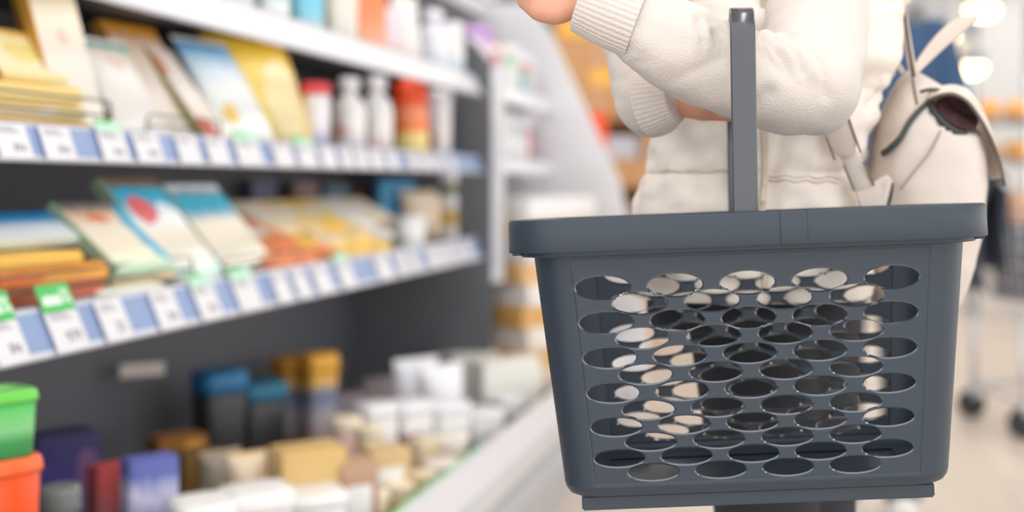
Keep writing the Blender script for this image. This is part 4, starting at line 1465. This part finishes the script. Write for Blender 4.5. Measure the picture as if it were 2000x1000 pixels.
# right hand tucked behind the left forearm
for i in range(4):
    add_tube(acc, [pz(1372, 186 + 9 * i, 1.302, 26), pz(1402, 178 + 14 * i, 1.300, 18), pz(1430, 176 + 16 * i, 1.303, 16), pz(1450, 178 + 16 * i, 1.312, 14)], 12)
add_tube(acc, [pz(1360, 178, 1.295, 24), pz(1388, 160, 1.29, 18), pz(1412, 150, 1.292, 15)], 12)
body = finish(acc, 'body', m_skin, .0042, 3)
for sg in (-1, 1):
    e = hc + fdir * .079 + side * sg * .032 + Vector((0, 0, .018))
    lathe('eye', [(.001, -.012), (.0085, -.0085), (.012, 0), (.0085, .0085), (.001, .012)], mat('eye_white', (230, 228, 224), .2), person, n=16, loc=e - person.location)
# hair: cap and long locks
hv = []
for i in range(16):
    a = -.35 + (PI / 2 + .35) * i / 15
    hv.append([hc + Vector((0, .012, .012)) + Vector((.088 * math.cos(a) * math.cos(q), .104 * math.cos(a) * math.sin(q), .125 * math.sin(a))) for q in [2 * PI * k / 40 for k in range(40)]])
acc = ([], [])
add_mesh(acc, *loft(hv))
for sg in (-1, 1):
    for q in range(5):
        st = hc - fdir * (.02 - .012 * q) + side * sg * .074
        add_tube(acc, [tuple(st) + (.022,), tuple(st + side * sg * .01 + Vector((0, 0, -.13))) + (.02,), tuple(st + fdir * .02 + side * sg * .02 + Vector((0, 0, -.23))) + (.012,)], 10)
hair = finish(acc, 'hair', m_hair, .005, 3)
# dark lock ending above the forearm
tube_obj('hair_lock', [pz(1330, -150, 1.36, 16), pz(1318, -60, 1.345, 12), pz(1310, -10, 1.335, 8), pz(1309, 12, 1.333, 4)], m_hair, hair)
hair.children[0].location = (0, 0, 0)


# --- sweater
def fold_field(o, fn):
    me = o.data
    ns = [v.normal.copy() for v in me.vertices]
    off = o.location
    for v, nn in zip(me.vertices, ns):
        w = v.co
        q = w - Vector((0, 0, H))
        d = q.dot(CD)
        px, py = PX + F * q.dot(CR) / d, PY - F * q.z / d
        v.co = w + nn * fn(px, py, w, nn)
    me.update()


def ridge(x):
    return (1 - abs(math.sin(x))) ** 2


CREASES = [([(1492, 80), (1530, 86), (1554, 106), (1570, 140)], .0075, 6), ([(1504, 92), (1530, 112), (1545, 150)], .005, 6),
           ([(1540, 74), (1580, 92), (1606, 136), (1616, 190)], .005, 8), ([(1396, 62), (1412, 92), (1418, 130)], .004, 6), ([(1362, 40), (1372, 70), (1370, 110)], .003, 7),
           ([(1440, 76), (1452, 110), (1450, 150)], .004, 6), ([(1500, 180), (1470, 215), (1430, 236)], .003, 12)]


def pldist(px, py, pl):
    best, tb = 1e9, 0
    for i, (a, b) in enumerate(zip(pl, pl[1:])):
        dx, dy = b[0] - a[0], b[1] - a[1]
        t = max(0, min(1, ((px - a[0]) * dx + (py - a[1]) * dy) / (dx * dx + dy * dy)))
        d = math.hypot(px - a[0] - t * dx, py - a[1] - t * dy)
        if d < best:
            best, tb = d, (i + t) / (len(pl) - 1)
    return best, tb


def lfold(px, py, w, nn):
    a = 0
    if nn.dot(CD) < .2 and 1340 < px < 1680 and 20 < py < 270:
        for pl, amp, wd in CREASES:
            d, t = pldist(px, py, pl)
            if d < wd * 5:
                k = 1 - .75 * t
                a -= amp * k * math.exp(-(d / wd) ** 2)
                a += amp * .5 * k * math.exp(-((d - 2.2 * wd) / (1.3 * wd)) ** 2)
    # folds running out of the inner elbow
    dx, dy = px - 1478, py - 78
    r = math.hypot(dx, dy)
    if r < 240 and nn.dot(CD) < .3:
        th = math.atan2(dy, dx)
        m = math.exp(-((r - 55) / 75) ** 2)
        a += -.0045 * m * ridge(2.6 * th + .5 + .004 * r) * (1 if th > -.6 else .2)
        m2 = math.exp(-((r - 130) / 70) ** 2)
        a += -.0035 * m2 * ridge(3.1 * th + 1.1)
    # small gathers above the crook
    if 1340 < px < 1500:
        m = math.exp(-((py - 70) / 55) ** 2)
        a += .0042 * m * math.sin((px - 1340) / 13.0) * math.exp(-((px - 1425) / 60) ** 2)
    # loose sag and soft unevenness
    a += .0035 * noise.noise(w * 16) + .0016 * noise.noise(w * 42)
    # gathers above the cuff
    a += -.003 * math.exp(-(((px - 1262) * .9 + (py - 53) * .4) / 26) ** 2) * abs(noise.noise(Vector((py / 22.0, px / 90.0, 3))))
    return a


acc = ([], [])
add_tube(acc, [pz(*q) for q in ARM_L], 40, 10)
sleeve_f = [pz(*q) for q in FORE_L]
add_tube(acc, sleeve_f, 40, 10)
# sweater trunk under the vest and right sleeve
add_tube(acc, [pz(*q) for q in ARM_R], 36, 10)
add_tube(acc, [pz(1274, 200, 1.315, 70), pz(1270, 196, 1.312, 68), pz(1284, 196, 1.31, 60)], 36, 6)
add_mesh(acc, *loft([torso_ring(y, -.014, 48) for y in range(-262, 500, 24)]))
sweater = finish(acc, 'sweater', m_knit, .0036, 8)
fold_field(sweater, lfold)


def cuff(name, p0, p1, ribs, parent, n=None, fold=.004):
    n = ribs * 6
    pts = []
    a, b = Vector(p0[:3]), Vector(p1[:3])
    N = 14
    for i in range(N + 1):
        t = i / N
        r = p0[3] + (p1[3] - p0[3]) * t
        r += .0012 * math.sin(PI * t)
        pts.append(tuple(a.lerp(b, t)) + (r,))
    e = Vector(p1[:3])
    # rolled edge and inside
    t = (b - a).normalized()
    pts.append(tuple(b + t * .0015) + (p1[3] - .0016,))
    pts.append(tuple(b + t * .001) + (p1[3] - .0045,))
    pts.append(tuple(b - t * .012) + (p1[3] - .006,))
    rings = tube_rings(pts, n, disp=lambda s, ph: .028 * (abs(math.sin(ph * ribs / 2)) ** .7 - .6))
    vs, fs = loft(rings, cap=False)
    o = mesh_obj(name, vs, fs, m_knit, parent)
    return o


c1 = cuff('cuff', pz(1246, 42, 1.19, 74), pz(1137, 1, 1.187, 63), 40, sweater)
c2 = cuff('cuff', pz(1262, 202, 1.305, 66), pz(1318, 190, 1.292, 50), 40, sweater)
for c in (c1, c2):
    c.parent = sweater
    c.matrix_parent_inverse = Matrix.Identity(4)
    c.location = (0, 0, 0)


# --- puffer vest
SEAMS = [-210, -95, 22, 185, 338, 470, 590]


def puff(a, y):
    # quilted channels
    s = 0
    for y0, y1 in zip(SEAMS, SEAMS[1:]):
        if y0 <= y <= y1:
            t = (y - y0) / (y1 - y0)
            s = .010 * (math.sin(PI * t)) ** .55
    w = Vector((math.cos(a) * 2.2, math.sin(a) * 2.2, y / 60.0))
    s += .0060 * noise.noise(w * 1.7)
    # gathers next to the seams
    for y0 in SEAMS:
        m = math.exp(-((y - y0) / 26.0) ** 2)
        s += .0042 * m * noise.noise(Vector((a * 9, y / 70.0, y0)))
    # diagonal pull folds
    s += .003 * noise.noise(Vector((a * 3 + y / 60.0, y / 90.0, 5)))
    # zip line sinks in
    az = -1.43
    da = abs((a - 2 * PI if a > PI else a) - az)
    s -= .009 * math.exp(-(da / .05) ** 2)
    return s


ys = []
y = -262
while y < 575:
    ys.append(y)
    y += 5
rings = [torso_ring(y, .002, 200, puff) for y in ys]
# hem turns under
rings.append(torso_ring(575, -.006, 200))
rings.append(torso_ring(560, -.012, 200))
vs, fs = loft(rings, cap=False)
vest = mesh_obj('vest', vs, fs, m_vest, person, loc=-person.location)
# back shoulder panel of the vest puffing out behind the upper arm
acc = ([], [])
add_tube(acc, [pz(1668, -160, 1.45, 78), pz(1690, -40, 1.45, 74), pz(1688, 60, 1.45, 70), pz(1672, 150, 1.46, 66), pz(1650, 230, 1.46, 48), pz(1640, 280, 1.465, 26)], 32, 10)
panel = finish(acc, 'vest_panel', m_vest, .004, 4)


def pfold(px, py, w, nn):
    a = .0075 * noise.noise(Vector((w.x * 14, w.y * 14, w.z * 34)))
    for y0 in (22, 118, 196):
        a -= .006 * math.exp(-((py + (px - 1690) * .35 - y0) / 9.0) ** 2)
        a += .003 * math.exp(-((py + (px - 1690) * .35 - y0 - 30) / 20.0) ** 2)
    a -= .006 * math.exp(-((px - 1700 - .12 * (py - 60)) / 6.0) ** 2)
    return a


fold_field(panel, pfold)
panel.parent = vest
panel.matrix_parent_inverse = Matrix.Identity(4)
panel.location = (0, 0, 0)
# zip and pull
_vr = {}


def vest_front(px, y, out=.001):
    k = round(y)
    if k not in _vr:
        lst = []
        for p in torso_ring(k, .002, 400, puff):
            q = p - Vector((0, 0, H))
            d = q.dot(CD)
            lst.append((PX + F * q.dot(CR) / d, d))
        _vr[k] = lst
    near = sorted((abs(a - px), d) for a, d in _vr[k])[:6]
    return min(d for _, d in near) - out


zp = [P(1491 + 3 * math.sin(y / 40.0), y, vest_front(1491, y, .0005)) for y in range(-200, 576, 12)]
vs, fs = [], []
for p in zp:
    vs += [p - CR * .0035, p + CR * .0035 - CD * .001]
for i in range(len(zp) - 1):
    fs.append((2 * i, 2 * i + 1, 2 * i + 3, 2 * i + 2))
zipo = mesh_obj('zip', vs, fs, m_seam, vest, loc=(0, 0, 0))
md = zipo.modifiers.new('s', 'SOLIDIFY'); md.thickness = .002
bake(zipo)
pq = P(1491, 366, vest_front(1491, 366, .004))
pb = P(1489, 398, vest_front(1489, 398, .004))
pull = tube_obj('zip_pull', [tuple(pq) + (.0018,), tuple(pq.lerp(pb, .3)) + (.0028,), tuple(pq.lerp(pb, .8)) + (.0034,), tuple(pb) + (.0015,)], mat('pull_cream', (216, 200, 180), .4), zipo)
# stitched seams on the front
def seam(y, x0, x1, dy=0):
    pts = []
    for i in range(30):
        px = x0 + (x1 - x0) * i / 29
        yy = y + 2.0 * math.sin(i * .7) + dy * (i / 29)
        pts.append(tuple(P(px, yy, vest_front(px, yy, .0002))) + (.0010,))
    return tube_obj('seam', pts, m_seam, vest, n=6)
seam(335, 1268, 1428)
seam(344, 1502, 1640, 4)
seam(352, 1502, 1636, 4)
seam(22, 1306, 1424)

# --- trousers, shoes
acc = ([], [])
add_mesh(acc, *loft([torso_ring(y, -.008, 48) for y in range(470, 640, 20)]))
for hx, fx, dd in LEGS:
    a = P(hx, 590, DT + dd * .5)
    k = P(fx, 355, DT + dd)
    add_tube(acc, [(a.x, a.y, a.z, .082), (k.x, k.y, .62, .064), (k.x, k.y - .005, .48, .058), (k.x, k.y, .28, .060), (k.x, k.y + .005, .10, .055)], 32)
tr = finish(acc, 'trousers', m_trs, .005, 5)
for hx, fx, dd in LEGS:
    f = P(fx, 355, DT + dd); f.z = 0
    dirn = (CR * -.6 + CD * -.8)
    acc = ([], [])
    add_tube(acc, [tuple(f - dirn * .03 + Vector((0, 0, .05))) + (.046,), tuple(f + dirn * .07 + Vector((0, 0, .046))) + (.044,), tuple(f + dirn * .16 + Vector((0, 0, .040))) + (.036,)], 20)
    sh = finish(acc, 'shoe', m_shoe, .005, 3)
    for v in sh.data.vertices:
        v.co.z = max(v.co.z, .002)

# ================================================================== BACKPACK
m_bag = mat('backpack_leather', (208, 196, 186), .5, var=.04, scale=5, bump=.06, bscale=120, spec=.35)
m_bag2 = mat('backpack_strap', (200, 184, 170), .5, var=.03)
m_pipe = mat('backpack_piping', (52, 56, 54), .45)
m_lining = mat('backpack_lining', (74, 44, 46), .8, var=.5, scale=40)
DB = 1.52
bc = P(1815, 590, DB)
bag = empty('backpack', bc)
tag(bag, 'cream leather backpack with dark piping hanging behind the shopper', 'backpack')
BAGT = [(596, 1790, 84, .050), (520, 1796, 106, .070), (440, 1800, 116, .076), (360, 1804, 116, .078), (300, 1808, 111, .076), (250, 1808, 100, .070), (210, 1806, 80, .060), (178, 1796, 56, .046), (154, 1784, 28, .030), (140, 1779, 10, .014)]


def bagsec(y):
    for a, b in zip(BAGT, BAGT[1:]):
        if b[0] <= y <= a[0]:
            t = (a[0] - y) / (a[0] - b[0])
            return tuple(p + (q - p) * t for p, q in zip(a[1:], b[1:]))
    return BAGT[0][1:] if y > 596 else BAGT[-1][1:]


def bag_front(px, y, out=.003):
    cx, hw, hd = bagsec(y)
    t = min(.99, abs((px - cx) / hw))
    return DB - hd * (1 - t ** 2.6) ** (1 / 2.6) - out


rings = []
for y in [596 - 456 * i / 60 for i in range(61)]:
    cx, hw, hd = bagsec(y)
    c = P(cx, y, DB)
    rg = []
    for k in range(72):
        a = 2 * PI * k / 72
        ca, sa = math.cos(a), math.sin(a)
        e = 2 / 2.6
        x, yy = hw * DB / F * math.copysign(abs(ca) ** e, ca), hd * math.copysign(abs(sa) ** e, sa)
        g = 1 + .05 * noise.noise(Vector((ca * 1.6, sa * 1.6, y / 90.0))) + .02 * noise.noise(Vector((ca * 5, sa * 5, y / 50.0)))
        p = c + CR * x * g + CD * yy * g
        q_ = p - Vector((0, 0, H))
        d_ = q_.dot(CD)
        ux, uy = PX + F * q_.dot(CR) / d_ - 1872, PY - F * q_.z / d_ - 221
        rr = math.hypot((ux * .847 + uy * .531) / 60, (-ux * .531 + uy * .847) / 36)
        if rr < 1 and sa < 0:
            p = p + CD * .03 * (1 - rr * rr) ** .5
        rg.append(p)
    rings.append(rg)
vs, fs = loft(rings)
pouch = mesh_obj('pouch', vs, fs, m_bag, bag, loc=-bag.location)


def bag_tube(name, pts, r, m, par=None, flat=1.0, out=.0030):
    q = [tuple(P(x, y, bag_front(x, y, out) if len(p) == 2 else p[2])) + (r,) for p in pts for x, y in [p[:2]]]
    q = catmull(q, 6)
    q[0] = q[0][:3] + (r * .4,)
    q[-1] = q[-1][:3] + (r * .4,)
    o = tube_obj(name, q, m, par or bag, n=10)
    if par is None:
        o.location = -bag.location
    return o


bag_tube('piping', [(1722, 302), (1738, 290), (1757, 270), (1775, 240), (1795, 215), (1816, 198)], .0040, m_pipe)
bag_tube('piping', [(1816, 198), (1828, 222), (1845, 242), (1865, 256), (1887, 262)], .0044, m_pipe)
bag_tube('edge_binding', [(1722, 293), (1738, 281), (1757, 261), (1775, 232), (1795, 208), (1818, 190)], .0030, m_bag2)
bag_tube('piping', [(1796, 180, 1.458), (1815, 175, 1.458), (1838, 176, 1.462), (1860, 176, 1.468)], .0022, m_pipe)
bag_tube('crease', [(1758, 370), (1785, 335), (1808, 308), (1822, 286), (1838, 254)], .0014, mat('bag_crease_shade', (160, 144, 128), .7))  # shade of the fold drawn as a thin darker line
bag_tube('crease', [(1781, 142), (1785, 170), (1792, 208)], .0016, mat('bag_crease_shade2', (120, 104, 92), .7))

# flap: curved sheet from the top seam over the mouth to a pointed tip
flap_top = [(1812, 196, 1.455), (1838, 186, 1.44), (1862, 184, 1.435), (1886, 196, 1.44), (1905, 218, 1.45), (1925, 250, 1.46), (1942, 285, 1.47), (1955, 325, 1.475), (1963, 362, 1.475)]
flap_in = [(1806, 182, 1.475), (1832, 172, 1.50), (1856, 170, 1.52), (1880, 180, 1.535), (1898, 205, 1.545), (1912, 240, 1.55), (1918, 285, 1.555), (1920, 325, 1.555), (1936, 350, 1.53)]
ft, fi = catmull(flap_top, 6), catmull(flap_in, 6)
rings = []
for a, b in zip(ft, fi):
    pa, pb = P(*a), P(*b)
    rings.append([pa.lerp(pb, t) + (CR * .6 + Vector((0, 0, .5))) * (.010 * math.sin(PI * t)) for t in [i / 8 for i in range(9)]])
vs, fs = loft(rings, closed=False)
flap = mesh_obj('flap', vs, fs, m_bag, bag, loc=-bag.location)
md = flap.modifiers.new('s', 'SOLIDIFY'); md.thickness = .003; md.offset = 0
bake(flap)
fe = [tuple(P(x, y, d_ - .001)) + (.0022,) for x, y, d_ in ft]
tube_obj('flap_edge', fe, mat('flap_edge_dark', (96, 84, 78), .5), flap, n=8)
# mouth: dark lining seen under the flap
mouth = []
for k in range(40):
    a = 2 * PI * k / 40
    dx, dy = 44 * math.cos(a), 22 * math.sin(a)
    ca, sa = math.cos(.56), math.sin(.56)
    mouth.append((1872 + dx * ca - dy * sa, 221 + dx * sa + dy * ca))
rings = []
for sc, dd in ((1.0, 0), (.8, .003), (.5, .006), (.05, .007)):
    rings.append([P(1872 + (x - 1872) * sc, 221 + (y - 221) * sc, min(1.478, bag_front(min(1885, x), y, .003)) + dd) for x, y in mouth])
vs, fs = loft(rings, cap=False)
fs.append(tuple(range(3 * 40, 4 * 40)))
mo = mesh_obj('lining', vs, fs, m_lining, bag, loc=-bag.location)
md = mo.modifiers.new('s', 'SOLIDIFY'); md.thickness = .004; md.offset = 1
bake(mo)


def ribbon(name, pts, m, par, width_dir=None, t=.0025, loc=None, tip=0):
    """pts: (px,py,depth,half width px) ribbon facing the camera"""
    q = catmull(pts, 8)
    L_, R_ = [], []
    for i, p in enumerate(q):
        a, b = q[max(0, i - 1)], q[min(len(q) - 1, i + 1)]
        tx, ty = b[0] - a[0], b[1] - a[1]
        l = math.hypot(tx, ty) or 1
        nx, ny = -ty / l, tx / l
        hw = p[3]
        if tip:
            rest = (len(q) - 1 - i) / (len(q) - 1)
            if rest < tip:
                hw *= math.sqrt(max(.02, 1 - (1 - rest / tip) ** 2))
        L_.append(P(p[0] + nx * hw, p[1] + ny * hw, p[2]))
        R_.append(P(p[0] - nx * hw, p[1] - ny * hw, p[2]))
    vs = []
    for a, b in zip(L_, R_):
        vs += [a, a.lerp(b, .5) - CD * .0012, b]
    fs = []
    for i in range(len(q) - 1):
        for j in range(2):
            fs.append((3 * i + j, 3 * i + j + 1, 3 * i + j + 4, 3 * i + j + 3))
    o = mesh_obj(name, vs, fs, m, par, loc=loc)
    md = o.modifiers.new('s', 'SOLIDIFY'); md.thickness = t; md.offset = 0
    b_ = o.modifiers.new('b', 'BEVEL'); b_.width = .0007; b_.segments = 2
    bake(o)
    o.data.polygons.foreach_set('use_smooth', [True] * len(o.data.polygons))
    return o


BL = -bag.location
ribbon('shoulder_strap', [(1600, 160, 1.372, 27), (1622, 215, 1.372, 27), (1640, 262, 1.376, 26), (1656, 306, 1.384, 25)], m_bag2, bag, t=.005, loc=BL, tip=.28)
ribbon('webbing', [(1650, 288, 1.392, 17), (1668, 325, 1.398, 18), (1688, 368, 1.404, 19)], m_bag, bag, t=.003, loc=BL)
for nm_, pts_ in (('strap_edge', [(1649, 205, 1.369), (1666, 255, 1.373), (1681, 298, 1.381)]), ('strap_edge', [(1614, 268, 1.373), (1622, 290, 1.378), (1631, 312, 1.381)]), ('webbing_edge', [(1648, 322, 1.390), (1668, 372, 1.400)]), ('webbing_edge', [(1686, 316, 1.392), (1707, 362, 1.402)])):
    tube_obj(nm_, catmull([tuple(P(x, y, d_)) + (.0013,) for x, y, d_ in pts_], 6), mat('strap_edge_taupe', (128, 112, 102), .5), bag, n=8).location = BL
# strap anchor tab low on the side of the bag
tabp = [(1672, 376, 1.402), (1732, 341, 1.412), (1742, 352, 1.412), (1726, 420, 1.412), (1690, 440, 1.405)]
vs = [P(*p) for p in tabp]
tab = mesh_obj('strap_anchor', vs, [tuple(range(len(vs)))], m_bag, bag, smooth=False, loc=BL)
md = tab.modifiers.new('s', 'SOLIDIFY'); md.thickness = .004; md.offset = 0
b_ = tab.modifiers.new('b', 'BEVEL'); b_.width = .001; b_.segments = 2
bake(tab)
for off in (0, 7):
    tube_obj('stitching', [tuple(P(1733 - off, 350, 1.408)) + (.0006,), tuple(P(1716 - off, 410, 1.408)) + (.0006,)], m_seam, tab, n=6)
ribbon('side_binding', [(1740, 356, 1.416, 5), (1735, 380, 1.416, 8), (1726, 412, 1.416, 8)], m_pipe, bag, t=.004, loc=BL)
# gathered straps at the top
ribbon('top_strap', [(1760, -40, 1.47, 5), (1766, 30, 1.47, 6), (1775, 95, 1.47, 7), (1784, 148, 1.47, 7)], m_bag2, bag, t=.004, loc=BL)
tube_obj('strap_edge', [tuple(P(x - 1, y, 1.466)) + (.0022,) for x, y in ((1762, -40), (1768, 30), (1777, 95), (1786, 150))], mat('flap_edge_dark', (96, 84, 78), .5), bag, n=8).location = BL
ribbon('carry_strap', [(1786, 140, 1.475, 7), (1812, 108, 1.49, 12), (1842, 76, 1.50, 15), (1870, 52, 1.51, 15), (1890, 41, 1.52, 10), (1908, 32, 1.53, 4)], m_bag2, bag, t=.004, loc=BL)
ribbon('top_loop', [(1742, 108, 1.475, 4), (1752, 124, 1.475, 5), (1764, 142, 1.475, 5)], m_bag2, bag, t=.003, loc=BL)

# ================================================================== FAR SHOPPER
m_navy = mat('jacket_navy', (50, 78, 112), .85, var=.1, scale=10)
m_jean = mat('jeans_dark', (62, 68, 84), .85)
d = 3.6
q = P(1702, 355, d)
far = empty('person', (q.x, q.y, 0))
tag(far, 'shopper in a navy jacket seen from behind in the blurred background', 'person')
X, Y = q.x, q.y


def el(acc, c, rx, ry, rz):
    rg = []
    for i in range(13):
        a = -PI / 2 + PI * i / 12
        rg.append([Vector(c) + Vector((rx * math.cos(a) * math.cos(t), ry * math.cos(a) * math.sin(t), rz * math.sin(a))) for t in [2 * PI * k / 24 for k in range(24)]])
    add_mesh(acc, *loft(rg))


def sec(acc, rows, n=32):
    add_mesh(acc, *loft([superellipse(X + cx, Y + cy, z, hx, hy, n, 2.3) for z, cx, cy, hx, hy in rows]))


acc = ([], [])
sec(acc, [(.80, 0, 0, .15, .10), (1.0, 0, 0, .13, .09), (1.25, 0, 0, .16, .10), (1.42, 0, 0, .15, .08), (1.47, 0, 0, .06, .05)])
for sx in (-1, 1):
    add_tube(acc, [(X + sx * .08, Y, .86, .075), (X + sx * .09, Y - .01, .48, .052), (X + sx * .09, Y + .01, .09, .036)], 16)
    add_tube(acc, [(X + sx * .09, Y, .04, .034), (X + sx * .09, Y + .14, .03, .026)], 12)
    add_tube(acc, [(X + sx * .17, Y, 1.40, .045), (X + sx * .23, Y + .04, 1.14, .038), (X + sx * .20, Y + .26, 1.02, .03), (X + sx * .19, Y + .34, 1.02, .026)], 14)
    for k in range(4):
        add_tube(acc, [(X + sx * (.17 + .012 * k), Y + .35, 1.02, .010), (X + sx * (.17 + .012 * k), Y + .40, 1.01, .009), (X + sx * (.17 + .012 * k), Y + .41, .98, .008)], 8)
add_tube(acc, [(X, Y, 1.44, .055), (X, Y + .01, 1.56, .05)], 16)
el(acc, (X, Y + .015, 1.66), .075, .095, .115)
finish(acc, 'body', m_skin, .008, 3, far)
acc = ([], [])
sec(acc, [(.78, 0, 0, .19, .14), (1.0, 0, 0, .18, .13), (1.25, 0, 0, .20, .14), (1.38, 0, 0, .20, .12), (1.46, 0, 0, .12, .09), (1.50, 0, 0, .07, .065)])
for sx in (-1, 1):
    add_tube(acc, [(X + sx * .175, Y, 1.41, .068), (X + sx * .25, Y + .03, 1.13, .062), (X + sx * .21, Y + .26, 1.02, .045)], 20)
jk = finish(acc, 'jacket', m_navy, .009, 4, far)
acc = ([], [])
sec(acc, [(.76, 0, 0, .17, .12), (.92, 0, 0, .165, .12)])
for sx in (-1, 1):
    add_tube(acc, [(X + sx * .085, Y, .82, .088), (X + sx * .09, Y - .01, .48, .068), (X + sx * .09, Y + .01, .09, .058)], 20)
finish(acc, 'trousers', m_jean, .009, 4, far)
for sx in (-1, 1):
    acc = ([], [])
    add_tube(acc, [(X + sx * .09, Y - .02, .05, .046), (X + sx * .09, Y + .15, .045, .040)], 16)
    sh = finish(acc, 'shoe', m_shoe, .007, 2, far)
    for v in sh.data.vertices:
        v.co.z = max(v.co.z, .002)
acc = ([], [])
el(acc, (X, Y - .005, 1.685), .086, .10, .11)
finish(acc, 'hair', m_hair, .008, 3, far)

# ================================================================== LIGHT, CAMERA
w = bpy.data.worlds.new('World')
S.world = w
w.use_nodes = True
bg = w.node_tree.nodes['Background']
bg.inputs[0].default_value = (.97, .985, 1, 1)
bg.inputs[1].default_value = 1.55

cam = bpy.data.cameras.new('camera')
co = bpy.data.objects.new('camera', cam)
COL.objects.link(co)
co.location = (0, 0, H)
co.rotation_euler = (PI / 2, 0, TH)
cam.sensor_fit = 'HORIZONTAL'
cam.sensor_width = 36
cam.lens = F / 2000 * 36
cam.shift_x = (1000 - PX) / 2000
cam.shift_y = (PY - 500) / 2000
cam.clip_start = .05
cam.dof.use_dof = True
cam.dof.focus_distance = 1.175
cam.dof.aperture_fstop = 2.1
S.camera = co
vs_ = S.view_settings
S.display_settings.display_device = 'sRGB'
vs_.view_transform = 'Standard'
vs_.look = 'None'
vs_.gamma = 1
vs_.use_curve_mapping = False
vs_.exposure = 0.48
S.cycles.use_denoising = True
S.cycles.max_bounces = 8
